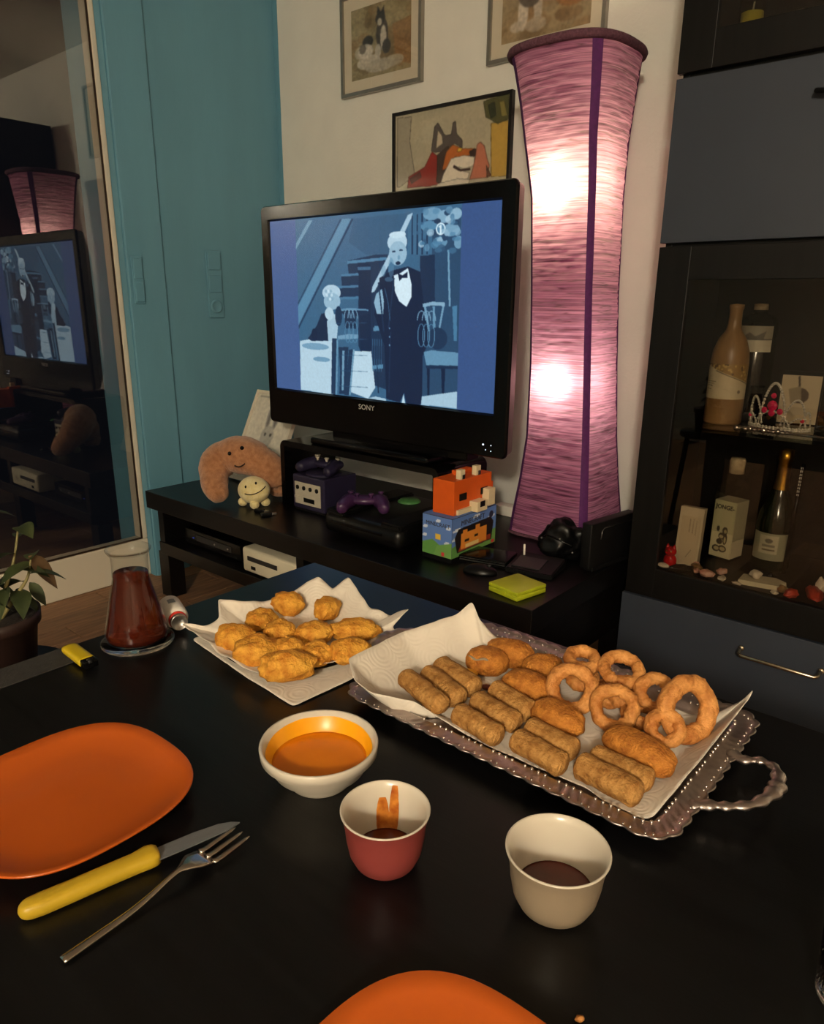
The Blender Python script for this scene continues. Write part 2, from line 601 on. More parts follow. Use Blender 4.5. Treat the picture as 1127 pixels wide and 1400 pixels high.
struct(box('baseboard_back', (XL + .03, YB - .014, 0), (XR, YB, .07), M['frame_white'], bev=.003))
# patio door: frame, pane, gasket
door = struct(box('door_1', (-3.175, WY0, 0), (-3.10, WY1, .185), M['frame_white'], bev=.006))
box('door_stile', (-3.175, WY1 - .026, .185), (-3.10, WY1, WZ), M['frame_white'], door, bev=.006)
box('door_stile', (-3.175, WY0, .185), (-3.10, WY0 + .09, WZ), M['frame_white'], door, bev=.006)
box('door_stile', (-3.175, .33, .185), (-3.10, .39, WZ - .035), M['frame_white'], door, bev=.006)
box('top_rail', (-3.175, WY0 + .09, WZ - .035), (-3.10, WY1 - .026, WZ), M['frame_white'], door, bev=.006)
for (y0, y1) in ((.39, WY1 - .026), (WY0 + .09, .33)):
    pane = box('pane', (-3.109, y0, .185), (-3.105, y1, WZ - .035), M['door_glass'], door, bev=0)
    bm = bmesh.new()
    g = .008
    for lo, hi in (((-3.105, y0, .186), (-3.1015, y0 + g, WZ - .036)), ((-3.105, y1 - g, .186), (-3.1015, y1, WZ - .036)),
                   ((-3.105, y0 + g, .186), (-3.1015, y1 - g, .186 + g)), ((-3.105, y0 + g, WZ - .036 - g), (-3.1015, y1 - g, WZ - .036))):
        add_box(bm, lo, hi)
    bm_obj('gasket', bm, M['gasket'], pane)
# light switches and sockets on the teal wall
sw = thing('socket_strip', 'column of three teal-painted switches and socket on the teal wall left of the screen', 'socket', (XL, 2.155, 1.185))
L = lambda t: tuple(-t.location)
box('plate', (XL, 2.115, 1.188), (XL + .009, 2.198, 1.49), M['teal_wall'], sw, bev=.003, loc=L(sw))
for z in (1.395, 1.295):
    box('rocker', (XL + .009, 2.122, z + .008), (XL + .014, 2.191, z + .086), M['teal_wall'], sw, bev=.003, loc=L(sw))
lathe('socket_well', [(.0, .002), (.018, .002), (.022, .006), (.031, .006), (.031, 0)], M['teal_wall'], sw, 32, loc=(.008, 0, .055), rot=(0, R(90), 0))
sw2 = thing('light_switch', 'small teal-painted double switch on the wall strip beside the glass door', 'switch', (XL + .012, 1.76, 1.25))
box('plate', (0, -.026, 0), (.008, .026, .195), M['teal_wall'], sw2, bev=.003)
box('rocker', (.008, -.021, .008), (.013, .021, .09), M['teal_wall'], sw2, bev=.003)
box('rocker', (.008, -.021, .104), (.013, .021, .187), M['teal_wall'], sw2, bev=.003)
# ceiling lamp above and behind the viewer (source of the room's warm light)
cl = thing('ceiling_lamp', 'round opal ceiling lamp behind the viewer', 'lamp', (CEIL_POS[0], CEIL_POS[1], ZT))
lathe('mount', [(0, 0), (.19, 0), (.19, -.03), (.0, -.03)], M['steel'], cl)
lathe('opal_shade', [(.18, -.03), (.2, -.06), (.19, -.1), (.12, -.135), (0, -.145)], M['opal'], cl)

# ------------------------------------------------------------------ television stand
HS = .48
st = thing('tv_stand', 'long low black-brown television stand on short legs with open shelf', 'tv stand', (-1.9, 2.0, 0))
o_ = L(st)
box('top_board', (-2.86, 1.59, .405), (-.922, 2.42, HS), M['blackwood'], st, bev=.002, loc=o_)
box('bottom_board', (-2.8, 1.60, .208), (-.95, 2.41, .262), M['blackwood'], st, bev=.002, loc=o_)
for x in (-2.8, -1.9, -.99):
    box('side_panel', (x, 1.605, .262), (x + .04, 2.405, .405), M['blackwood'], st, bev=.0015, loc=o_)
box('back_panel', (-2.76, 2.385, .262), (-.99, 2.4, .405), M['blackwood'], st, bev=0, loc=o_)
for x in (-2.885 + .05, -1.93, -1.06):
    for y in (1.612, 2.32):
        box('leg', (x, y, 0), (x + .075, y + .075, .208), M['blackwood'], st, bev=.002, loc=o_)

# ------------------------------------------------------------------ television on its riser
rs = thing('tv_riser', 'black glossy bridge-shaped riser under the television', 'riser', (-1.86, 1.99, HS))
prof = []
x0, x1, z0, z1, rr = -2.258, -1.455, HS, .744, .03
for cx, cz, a0 in ((x0 + rr, z1 - rr, 180), (x1 - rr, z1 - rr, 90)):
    for k in range(9):
        a = R(a0 - k * 90 / 8)
        prof.append((cx + rr * math.cos(a), cz + rr * math.sin(a)))
prof = [(x0, z0)] + prof + [(x1, z0)]
inner = []
t_ = .024
for cx, cz, a0 in ((x0 + rr, z1 - rr, 180), (x1 - rr, z1 - rr, 90)):
    for k in range(9):
        a = R(a0 - k * 90 / 8)
        inner.append((cx + (rr - t_) * math.cos(a), cz + (rr - t_) * math.sin(a)))
inner = [(x0 + t_, z0)] + inner + [(x1 - t_, z0)]
v, f = [], []
n = len(prof)
for ring in (prof, inner):
    for y in (1.85, 2.13):
        v += [(a, y, b) for a, b in ring]
for k in range(n - 1):
    f += [(k, k + 1, n + k + 1, n + k), (2 * n + k, 3 * n + k, 3 * n + k + 1, 2 * n + k + 1), (k, 2 * n + k, 2 * n + k + 1, k + 1), (n + k, n + k + 1, 3 * n + k + 1, 3 * n + k)]
f += [(0, n, 3 * n, 2 * n), (n - 1, 3 * n - 1, 4 * n - 1, 2 * n - 1)]
mesh('bridge', v, f, M['black_gloss'], rs, L(rs))

tv = thing('television', 'black flat-screen television showing a black-and-white film', 'television', (-1.8, 1.95, .744))
o_ = L(tv)
bm = bmesh.new()
bx0, bx1, bz0, bz1 = -2.374, -1.232, .798, 1.606
sx0, sx1, sz0, sz1 = -2.328, -1.286, .937, 1.552
# bezel ring with a stepped opening
def ringface(bm, a, b, ya, yb):
    va = [bm.verts.new((p[0], ya, p[1])) for p in a]
    vb = [bm.verts.new((p[0], yb, p[1])) for p in b]
    for i in range(len(a)):
        j = (i + 1) % len(a)
        bm.faces.new((va[i], va[j], vb[j], vb[i]))


def rrect(a0, b0, a1, b1, r, n=5):
    out = []
    for cx, cz, s in ((a1 - r, b1 - r, 0), (a0 + r, b1 - r, 90), (a0 + r, b0 + r, 180), (a1 - r, b0 + r, 270)):
        for k in range(n):
            t = R(s + k * 90 / (n - 1))
            out.append((cx + r * math.cos(t), cz + r * math.sin(t)))
    return out


A = rrect(bx0, bz0, bx1, bz1, .018)
A1 = rrect(bx0 + .004, bz0 + .004, bx1 - .004, bz1 - .004, .016)
B = rrect(sx0 - .006, sz0 - .006, sx1 + .006, sz1 + .006, .004)
Bi = rrect(sx0, sz0, sx1, sz1, .002)
ringface(bm, A, A1, 1.906, 1.9)
ringface(bm, A1, B, 1.9, 1.9)
ringface(bm, B, Bi, 1.9, 1.909)
ringface(bm, A, A, 1.906, 1.913)
bmesh.ops.remove_doubles(bm, verts=bm.verts, dist=1e-5)
bm_obj('bezel', bm, M['black_gloss'], tv, o_)
bm = bmesh.new()
a_ = rrect(bx0 + .003, bz0 + .003, bx1 - .003, bz1 - .003, .016)
b_ = rrect(bx0 + .01, bz0 + .01, bx1 - .006, bz1 - .008, .016)
ringface(bm, a_, b_, 1.913, 1.948)
c_ = rrect(bx0 + .12, bz0 + .06, bx1 - .12, bz1 - .1, .03)
ringface(bm, b_, c_, 1.948, 2.03)
bm.faces.new([bm.verts.new((p[0], 2.03, p[1])) for p in c_])
bmesh.ops.remove_doubles(bm, verts=bm.verts, dist=1e-5)
bm_obj('rear_housing', bm, M['tv_side'], tv, o_)
TVP=[
 ([(0.133, 0.608), (0.137, 0.492), (0.372, 0.021), (0.412, 0.025)],0.5),
 ([(0.137, 0.168), (0.138, 0.134), (0.208, 0.014), (0.229, 0.013)],0.55),
 ([(0.135, 0.63), (0.136, 0.608), (0.415, 0.025), (0.424, 0.026)],0.16),
 ([(0.133, 0.492), (0.133, 0.478), (0.361, 0.022), (0.369, 0.023)],0.2),
 ([(0.424, 0.026), (0.666, 0.021), (0.667, 0.199), (0.575, 0.219), (0.477, 0.214), (0.399, 0.145)],0.3),
 ([(0.392, 0.242), (0.521, 0.216), (0.575, 0.219), (0.574, 0.938), (0.512, 0.918), (0.438, 0.704), (0.441, 0.44), (0.335, 0.441), (0.33, 0.38), (0.363, 0.377), (0.362, 0.316), (0.397, 0.314)],0.12),
 ([(0.392, 0.243), (0.569, 0.231), (0.569, 0.246), (0.392, 0.259)],0.46),
 ([(0.362, 0.313), (0.454, 0.308), (0.454, 0.321), (0.361, 0.326)],0.44),
 ([(0.33, 0.377), (0.442, 0.373), (0.442, 0.385), (0.33, 0.39)],0.42),
 ([(0.335, 0.438), (0.441, 0.433), (0.441, 0.447), (0.335, 0.452)],0.42),
 ([(0.434, 0.282), (0.443, 0.257), (0.494, 0.259), (0.502, 0.285), (0.499, 0.317), (0.498, 0.734), (0.447, 0.731), (0.443, 0.315)],0.08),
 ([(0.438, 0.276), (0.499, 0.276), (0.499, 0.294), (0.44, 0.294)],0.34),
 ([(0.657, 0.223), (0.656, 0.043), (0.705, 0.019), (0.751, 0.03), (0.754, 0.228)],0.36),
 ([(0.672, 0.224), (0.671, 0.039), (0.677, 0.037), (0.678, 0.224)],0.12),
 ([(0.692, 0.225), (0.691, 0.033), (0.697, 0.031), (0.698, 0.225)],0.12),
 ([(0.712, 0.226), (0.71, 0.029), (0.716, 0.028), (0.718, 0.226)],0.12),
 ([(0.731, 0.227), (0.729, 0.03), (0.735, 0.03), (0.737, 0.227)],0.12),
 ([(0.751, 0.024), (0.86, 0.019), (0.865, 0.988), (0.713, 0.959), (0.708, 0.31), (0.754, 0.228)],0.22),
 ([(0.707, 0.232), (0.765, 0.229), (0.768, 0.481), (0.709, 0.482)],0.1),
 ([(0.501, 0.414), (0.506, 0.381), (0.575, 0.225), (0.656, 0.032), (0.676, 0.022), (0.671, 0.045), (0.591, 0.244), (0.515, 0.407)],0.8),
 ([(0.141, 0.696), (0.217, 0.677), (0.312, 0.671), (0.309, 1.001), (0.136, 0.993)],0.86),
 ([(0.414, 0.736), (0.498, 0.73), (0.515, 0.932), (0.482, 1.0), (0.399, 0.973)],0.88),
 ([(0.232, 0.604), (0.259, 0.532), (0.291, 0.524), (0.308, 0.6), (0.293, 0.686), (0.203, 0.692), (0.184, 0.679)],0.08),
 ([(0.286, 0.573), (0.327, 0.53), (0.345, 0.557), (0.333, 0.683), (0.291, 0.686)],0.8),
 ([(0.349, 0.509), (0.394, 0.498), (0.486, 0.506), (0.484, 0.526), (0.429, 0.541), (0.428, 0.609), (0.374, 0.611), (0.376, 0.542)],0.1),
 ([(0.352, 0.505), (0.394, 0.496), (0.486, 0.502), (0.486, 0.51), (0.394, 0.508), (0.353, 0.516)],0.55),
 ([(0.337, 0.655), (0.392, 0.641), (0.439, 0.642), (0.437, 0.663), (0.392, 0.673), (0.341, 0.677)],0.6),
 ([(0.31, 0.671), (0.333, 0.669), (0.32, 0.999), (0.299, 0.998)],0.14),
 ([(0.333, 0.669), (0.341, 0.669), (0.33, 0.998), (0.321, 0.999)],0.55),
 ([(0.342, 0.718), (0.391, 0.714), (0.383, 0.821), (0.372, 0.987), (0.34, 0.992), (0.347, 0.867)],0.13),
 ([(0.36, 0.738), (0.371, 0.737), (0.363, 0.967), (0.353, 0.968)],0.6),
 ([(0.393, 0.728), (0.421, 0.726), (0.393, 0.992), (0.366, 0.996)],0.14),
 ([(0.412, 0.727), (0.421, 0.726), (0.397, 0.991), (0.389, 0.992)],0.6),
 ([(0.508, 0.591), (0.561, 0.589), (0.561, 0.615), (0.508, 0.618)],0.5),
 ([(0.505, 0.808), (0.552, 0.797), (0.552, 0.82), (0.504, 0.829)],0.5),
 ([(0.537, 0.337), (0.591, 0.3), (0.658, 0.282), (0.708, 0.31), (0.719, 0.432), (0.732, 0.531), (0.753, 0.643), (0.722, 0.735), (0.721, 0.998), (0.654, 1.002), (0.645, 0.942), (0.627, 0.999), (0.566, 0.988), (0.558, 0.695), (0.53, 0.59), (0.512, 0.525), (0.531, 0.459)],0.05),
 ([(0.599, 0.326), (0.627, 0.314), (0.658, 0.29), (0.673, 0.37), (0.674, 0.433), (0.653, 0.486), (0.622, 0.458), (0.604, 0.407)],0.98),
 ([(0.615, 0.313), (0.635, 0.326), (0.656, 0.308), (0.656, 0.339), (0.635, 0.338), (0.623, 0.355)],0.04),
 ([(0.512, 0.466), (0.522, 0.42), (0.548, 0.394), (0.556, 0.459), (0.553, 0.524), (0.525, 0.525)],0.7),
 ([(0.634, 1.005), (0.642, 0.949), (0.65, 1.002)],0.9),
 ([(0.726, 0.715), (0.756, 0.704), (0.862, 0.708), (0.861, 0.773), (0.737, 0.782)],0.55),
 ([(0.734, 0.785), (0.861, 0.775), (0.861, 0.791), (0.737, 0.801)],0.1),
 ([(0.719, 0.469), (0.758, 0.458), (0.806, 0.462), (0.807, 0.48), (0.759, 0.476), (0.721, 0.486)],0.68),
 ([(0.724, 0.482), (0.733, 0.482), (0.75, 0.606), (0.742, 0.606)],0.6),
 ([(0.797, 0.481), (0.805, 0.48), (0.789, 0.604), (0.782, 0.604)],0.6),
 ([(0.759, 0.481), (0.768, 0.481), (0.772, 0.604), (0.762, 0.605)],0.55),
 ([(0.835, 0.48), (0.853, 0.475), (0.855, 0.649), (0.844, 0.65)],0.45),
 ([(0.74, 0.8), (0.752, 0.799), (0.752, 0.966), (0.744, 0.968)],0.05),
 ([(0.797, 0.794), (0.813, 0.793), (0.812, 0.925), (0.802, 0.926)],0.05),
 ([(0.721, 0.951), (0.863, 0.905), (0.863, 0.995), (0.717, 0.996)],0.8),
 ([(0.517, 0.981), (0.565, 0.988), (0.565, 1.002), (0.482, 0.996)],0.8),
 ([(0.812, 0.208), (0.819, 0.208), (0.829, 0.48), (0.822, 0.48)],0.6),
]
TVE=[
 ((0.312, 0.413),0.045,0.044,0.84),
 ((0.314, 0.461),0.041,0.047,0.74),
 ((0.299, 0.531),0.022,0.036,0.86),
 ((0.345, 0.543),0.017,0.056,0.12),
 ((0.613, 0.16),0.041,0.048,0.86),
 ((0.616, 0.215),0.037,0.061,0.74),
 ((0.614, 0.123),0.035,0.017,0.92),
 ((0.599, 0.205),0.008,0.005,0.12),
 ((0.629, 0.2),0.008,0.004,0.12),
 ((0.617, 0.264),0.011,0.009,0.08),
 ((0.62, 0.236),0.005,0.012,0.6),
 ((0.222, 0.723),0.071,0.02,0.62),
 ((0.253, 0.797),0.044,0.015,0.6),
 ((0.22, 0.655),0.016,0.037,0.06),
 ((0.753, 0.036),0.036,0.03,0.6),
 ((0.8, 0.052),0.027,0.03,0.66),
 ((0.841, 0.045),0.021,0.027,0.7),
 ((0.74, 0.092),0.032,0.024,0.5),
 ((0.824, 0.117),0.032,0.03,0.62),
 ((0.852, 0.176),0.016,0.03,0.6),
 ((0.783, 0.171),0.028,0.026,0.55),
 ((0.809, 0.036),0.012,0.014,0.2),
 ((0.772, 0.072),0.013,0.012,0.15),
 ((0.841, 0.084),0.013,0.012,0.18),
 ((0.749, 0.128),0.016,0.012,0.15),
 ((0.801, 0.155),0.012,0.011,0.2),
 ((0.785, 0.109),0.018,0.029,0.97),
 ((0.785, 0.109),0.013,0.022,0.5),
 ((0.78, 0.642),0.039,0.056,0.13),
]



def film(g, k=1.0):
    a, b = np.array((10, 24, 52.)), np.array((214, 236, 246.))
    mid = np.array((70, 122, 158.))
    c = a + (mid - a) * g / .45 if g < .45 else mid + (b - mid) * (g - .45) / .55
    return tuple(c * k)


cv = Canvas(600, 354, (62, 92, 142))
cv.rect(.138, .0, .862, 1, film(.34))
for p, g in TVP:
    cv.poly(p, film(g))
for c, rx, ry, g in TVE:
    cv.ell(c, rx, ry, film(g))
for (x0_, y0_, x1_, y1_, g_) in ((.533, .36, .556, .62, .12), (.60, .34, .576, .60, .12), (.52, .70, .53, .96, .1), (.585, .62, .578, .95, .1), (.5, .42, .51, .6, .1)):
    cv.line((x0_, y0_), (x1_, y1_), .006, film(g_))
cv.ell((.588, .285), .012, .05, film(.5), .5)
cv.ell((.555, .30), .01, .03, film(.55), .4)
cv.ell((.578, .345), .018, .012, film(.5), .5)
cv.rect(0, 0, .137, 1, (64, 92, 142))
cv.rect(.862, 0, 1, 1, (54, 82, 132))


def pline(pts_, wd_, g_, al=1.0):
    for a_q, b_q in zip(pts_[:-1], pts_[1:]):
        cv.line(a_q, b_q, wd_, film(g_), al)


def arc_(c, rx, ry, a0, a1, n=14):
    return [(c[0] + rx * math.cos(R(a0 + (a1 - a0) * k / n)), c[1] + ry * math.sin(R(a0 + (a1 - a0) * k / n))) for k in range(n + 1)]


LG = [e_[0] for e_ in TVE if e_[3] == .97][0]
# carved chair backs, curls, stair edges, flower petals
for c_, sx_, g_ in (((.405, .52), .035, .62), ((.735, .52), .04, .62)):
    for d_ in (-.5, 0, .5):
        pline(arc_((c_[0] + d_ * sx_, c_[1] + .035), sx_ * .42, .05, 180, 360), .004, g_)
        pline(arc_((c_[0] + d_ * sx_, c_[1] + .11), sx_ * .35, .06, 0, 360), .003, g_ - .12)
for k in range(9):
    cv.ell((.285 + .012 * (k % 3) + .004 * (k // 3), .405 + .022 * (k // 3)), .006, .009, film(.95 if k % 2 else .68), .8)
for k in range(30):
    a_r = np.random.RandomState(k)
    cv.ell((.70 + .15 * a_r.rand(), .02 + .2 * a_r.rand()), .008 + .008 * a_r.rand(), .008 + .012 * a_r.rand(), film(.25 + .6 * a_r.rand()), .75)
cv.rect(LG[0] - .003, LG[1] - .018, LG[0] + .0035, LG[1] + .02, film(.98))
pline([(LG[0] - .007, LG[1] - .008), (LG[0] - .001, LG[1] - .017)], .005, .98)
for k in range(5):
    cv.line((.33, .585 + .09 * k), (.48, .575 + .09 * k), .004, film(.3), .6)
    cv.line((.505 + .01 * k, .66), (.503 + .01 * k, .84), .0025, film(.45), .6)
pline([(.56, .39), (.575, .47), (.583, .56)], .003, .4, .7)
for k in range(3):
    cv.ell((.581, .60 + .045 * k), .003, .005, film(.6))
cv.blur(1)
cv.grain(.04, 3)
M['screen'] = print_mat('lit_screen', .25, emit=1.0)
print_mesh('screen', cv, sx1 - sx0, sz1 - sz0, M['screen'], tv, (o_[0] + sx0, o_[1] + 1.907, o_[2] + sz0))
text('maker_lettering', 'SONY', .026, M['off_white_text'], tv, (o_[0] - 1.828, o_[1] + 1.8995, o_[2] + .905), (R(90), 0, 0), sx=1.15)
for x, z in ((-1.315, .838), (-1.305, .822), (-1.285, .838), (-1.285, .82)):
    v, f = sphere_geo((x, 1.899, z), .0028 if (x, z) == (-1.315, .838) else .0016)
    mesh('indicator_light', v, f, M['led'], tv, o_)
box('neck', (-2.04, 1.93, .765), (-1.4, 2.0, .81), M['black_gloss'], tv, bev=.004, loc=o_)
box('foot', (-2.1, 1.868, .744), (-1.52, 2.11, .77), M['black_gloss'], tv, bev=.008, seg=3, loc=o_)

# ------------------------------------------------------------------ paper floor lamp
lp = thing('paper_lamp', 'tall waisted pink crinkled-paper lamp with purple ribs, glowing beside the television', 'lamp', (-1.206, 2.28, HS))
LZ = [.485, .49, .56, .68, .83, 1.07, 1.30, 1.59, 1.75, 1.86, 1.96, 2.0]
LW = [.285, .283, .272, .245, .22, .206, .202, .206, .229, .249, .272, .285]
LX = [-1.206, -1.206, -1.206, -1.206, -1.208, -1.22, -1.234, -1.249, -1.265, -1.272, -1.28, -1.285]


def lamp_sec(z):
    return np.interp(z, LZ, LX), np.interp(z, LZ, LW) * .5, np.interp(z, [.48, 2.0], [7.0, 2.8])


def lamp_pt(z, a, grow=0, wr=0):
    cx, hw, n = lamp_sec(z)
    hw = hw * 2 ** (1 / n) * (.97 + .03) + grow
    c, s = math.cos(a), math.sin(a)
    k = (abs(c) ** n + abs(s) ** n) ** (-1 / n)
    k = (hw + wr) * k
    return Vector((cx + k * c, 2.28 + k * s, z))


NZ, NA = 300, 120
v, f = [], []
for i in range(NZ):
    z = .485 + (2.0 - .485) * i / (NZ - 1)
    for j in range(NA):
        a = 2 * math.pi * j / NA + math.pi / 4
        c, s = math.cos(a), math.sin(a)
        wr = .0030 * noise.noise(Vector((c * 2.2, s * 2.2, z * 90))) + .0024 * noise.noise(Vector((c * 5, s * 5, z * 200 + 9))) + .002 * noise.noise(Vector((c * 3, s * 3, z * 14)))
        edge = min(1, abs((j % 30) - 0) / 2.0, abs((j % 30) - 30) / 2.0)
        v.append(lamp_pt(z, a, 0, wr * edge))
for i in range(NZ - 1):
    for j in range(NA):
        k = (j + 1) % NA
        f.append((i * NA + j, i * NA + k, (i + 1) * NA + k, (i + 1) * NA + j))
# crinkled paper: diffuse + translucent
pm = bpy.data.materials.new('crinkled_pink_paper')
pm.use_nodes = True
nt = pm.node_tree
nt.nodes.remove(nt.nodes['Principled BSDF'])
tc = nt.nodes.new('ShaderNodeTexCoord')
mp = nt.nodes.new('ShaderNodeMapping')
mp.inputs['Scale'].default_value = (2.2, 2.2, 170)
nt.links.new(tc.outputs['Object'], mp.inputs[0])
nz = nt.nodes.new('ShaderNodeTexNoise')
nz.inputs['Scale'].default_value = 1.3
nz.inputs['Detail'].default_value = 6
nz.inputs['Roughness'].default_value = .65
nt.links.new(mp.outputs[0], nz.inputs['Vector'])
cr = nt.nodes.new('ShaderNodeValToRGB')
cr.color_ramp.elements[0].position = .36
cr.color_ramp.elements[1].position = .62
cr.color_ramp.elements[0].color = (*lin((120, 48, 100)), 1)
cr.color_ramp.elements[1].color = (*lin((214, 146, 184)), 1)
nt.links.new(nz.outputs['Fac'], cr.inputs[0])
df = nt.nodes.new('ShaderNodeBsdfDiffuse')
tr = nt.nodes.new('ShaderNodeBsdfTranslucent')
mx = nt.nodes.new('ShaderNodeMixShader')
mx.inputs[0].default_value = .5
bp = nt.nodes.new('ShaderNodeBump')
bp.inputs['Strength'].default_value = .6
bp.inputs['Distance'].default_value = .003
nt.links.new(nz.outputs['Fac'], bp.inputs['Height'])
# thin darker crease strands, from noise, multiplied into the paper colour
mp2 = nt.nodes.new('ShaderNodeMapping')
mp2.inputs['Scale'].default_value = (1.6, 1.6, 34)
mp2.inputs['Location'].default_value = (3.1, 1.7, 5.2)
nt.links.new(tc.outputs['Object'], mp2.inputs[0])
nz2 = nt.nodes.new('ShaderNodeTexNoise')
nz2.inputs['Scale'].default_value = 1.5
nz2.inputs['Detail'].default_value = 3
nt.links.new(mp2.outputs[0], nz2.inputs['Vector'])
sb = nt.nodes.new('ShaderNodeMath')
sb.operation = 'SUBTRACT'
sb.inputs[1].default_value = .5
ab = nt.nodes.new('ShaderNodeMath')
ab.operation = 'ABSOLUTE'
mr = nt.nodes.new('ShaderNodeMapRange')
mr.inputs[1].default_value = 0
mr.inputs[2].default_value = .028
mr.inputs[3].default_value = .42
mr.inputs[4].default_value = 1
nt.links.new(nz2.outputs['Fac'], sb.inputs[0])
nt.links.new(sb.outputs[0], ab.inputs[0])
nt.links.new(ab.outputs[0], mr.inputs[0])
crx = nt.nodes.new('ShaderNodeMix')
crx.data_type = 'RGBA'
crx.blend_type = 'MULTIPLY'
crx.inputs[0].default_value = 1
nt.links.new(cr.outputs[0], crx.inputs[6])
nt.links.new(mr.outputs[0], crx.inputs[7])
nt.links.new(crx.outputs[2], df.inputs[0])
wx = nt.nodes.new('ShaderNodeMix')          # thin paper lets whiter light through than it reflects
wx.data_type = 'RGBA'
wx.inputs[0].default_value = .19
wx.inputs[7].default_value = (1, .93, .85, 1)
nt.links.new(crx.outputs[2], wx.inputs[6])
nt.links.new(wx.outputs[2], tr.inputs[0])
nt.links.new(bp.outputs[0], df.inputs['Normal'])
nt.links.new(df.outputs[0], mx.inputs[1])
nt.links.new(tr.outputs[0], mx.inputs[2])
nt.links.new(mx.outputs[0], nt.nodes['Material Output'].inputs[0])
o_ = L(lp)
mesh('paper_shade', v, f, pm, lp, o_, smooth=True)
for q in range(4):
    a0 = math.pi / 4 + q * math.pi / 2
    v, f = [], []
    for i in range(90):
        z = .486 + (2.0 - .486) * i / 89
        for da in (-.08, -.04, 0, .04, .08):
            v.append(lamp_pt(z, a0 + da, .0035))
    for i in range(89):
        for k in range(4):
            f.append((i * 5 + k, i * 5 + k + 1, i * 5 + k + 6, i * 5 + k + 5))
    mesh('ribbon', v, f, M['purple_strap'], lp, o_, smooth=True)
for z, r_, nm in ((1.995, .013, 'top_rim'), (.489, .006, 'bottom_rim')):
    tube(nm, [lamp_pt(z, 2 * math.pi * k / 64, .002) for k in range(64)], r_, M['lamp_rim'], lp, 8, True, o_)
tube('lamp_pole', [(-1.21, 2.28, .485), (-1.235, 2.28, 1.3), (-1.26, 2.28, 1.68)], .006, M['black_matt'], lp, 8, loc=o_)
bm = bmesh.new()
add_box(bm, (-1.33, 2.27, .48), (-1.08, 2.29, .488))
add_box(bm, (-1.215, 2.155, .48), (-1.195, 2.405, .488))
bm_obj('base_cross', bm, M['black_matt'], lp, o_)
for z, x, e, c in ((1.62, -1.262, 5.8, (1, .88, .52)), (1.02, -1.228, 3.5, (1, .80, .64))):
    v, f = sphere_geo((x, 2.28 - .02, z), (.028, .028, .038), 3)
    mesh('bulb', v, f, M['bulb'], lp, o_, smooth=True)
    d = bpy.data.lights.new('lamp_bulb_light', 'POINT')
    d.energy = e
    d.color = c
    d.shadow_soft_size = .03
    lo = bpy.data.objects.new('lamp_bulb_light', d)
    COL.objects.link(lo)
    lo.location = (x, 2.28 - .062, z)

# ------------------------------------------------------------------ display cabinet
CX0, CX1, CY = -.885, .06, 2.1
cb = thing('display_cabinet', 'tall black-brown display cabinet with glass doors and slate-blue panels', 'cabinet', (-.41, 2.34, 0))
o_ = L(cb)
K = M['blackwood2']
for x in (CX0 + .008, CX1 - .026):
    box('side_panel', (x, CY + .022, 0), (x + .018, 2.56, 2.36), K, cb, bev=.001, loc=o_)
box('back_panel', (CX0 + .026, 2.545, .05), (CX1 - .026, 2.555, 2.34), K, cb, bev=0, loc=o_)
for nm, z, t in (('plinth', .02, .08), ('carcass_shelf', .40, .05), ('carcass_shelf', 1.405, .03), ('carcass_shelf', 1.822, .03), ('carcass_top', 2.33, .03)):
    box(nm, (CX0 + .026, CY + .024, z), (CX1 - .026, 2.545, z + t), K, cb, bev=.001, loc=o_)


def glass_door(z0, z1, stile, rail_b, rail_t):
    d = box('door_frame', (CX0, CY, z0), (CX0 + stile, CY + .02, z1), K, cb, bev=.0015, loc=o_)
    d.name = 'glass_door'
    box('stile', (CX1 - stile, CY, z0), (CX1, CY + .02, z1), K, d, bev=.0015)
    box('rail', (CX0 + stile, CY, z0), (CX1 - stile, CY + .02, z0 + rail_b), K, d, bev=.0015)
    box('rail', (CX0 + stile, CY, z1 - rail_t), (CX1 - stile, CY + .02, z1), K, d, bev=.0015)
    box('pane', (CX0 + stile, CY + .009, z0 + rail_b), (CX1 - stile, CY + .012, z1 - rail_t), M['cab_glass'], d, bev=0)


glass_door(.394, 1.42, .09, .093, .087)
glass_door(1.843, 2.35, .09, .088, .09)
box('flap_door', (CX0, CY, 1.43), (CX1, CY + .02, 1.831), M['blue_panel'], cb, bev=.0015, loc=o_)
dr = box('drawer', (CX0 - .008, CY - .002, .118), (CX1, CY + .02, .389), M['blue_panel'], cb, bev=.0015, loc=o_)
pts = [(-.515, CY - .002, .316), (-.515, CY - .02, .314), (-.513, CY - .034, .309), (-.506, CY - .04, .307), (-.314, CY - .04, .307), (-.307, CY - .034, .309), (-.305, CY - .02, .314), (-.305, CY - .002, .316)]
hd = tube('handle', pts, .0055, M['nickel'], dr, 12)
for x in (-.515, -.305):
    v, f = sphere_geo((x, CY - .006, .3155), (.009, .007, .009), 3)
    mesh('rosette', v, f, M['nickel'], hd, smooth=True)
hk = tube('pull', [(-.535, CY, 1.752), (-.535, CY - .025, 1.748), (-.5, CY - .032, 1.742), (-.42, CY - .032, 1.742)], .006, M['black_matt'], cb, 10, loc=o_)
GS = .93
box('glass_shelf', (CX0 + .028, CY + .03, GS - .01), (CX1 - .028, 2.54, GS), M['shelf_glass'], cb, bev=0, loc=o_)
box('interior_floor', (CX0 + .028, CY + .026, .45), (CX1 - .028, 2.543, .487), K, cb, bev=0, loc=o_)

# ------------------------------------------------------------------ things in the cabinet
def bottle(name, label, loc, prof, m, lab=None, cap=None, rz=0):
    t = thing(name, label, 'bottle', loc, rz)
    lathe('body', prof, m, t, 40)
    if lab:
        cv, r, a0, z0, h, wd = lab
        print_mesh('label', cv, wd, h, M['print'], t, (0, 0, z0), wrap=(r, a0))
    if cap:
        lathe('cap', cap[0], cap[1], t, 32)
    return t


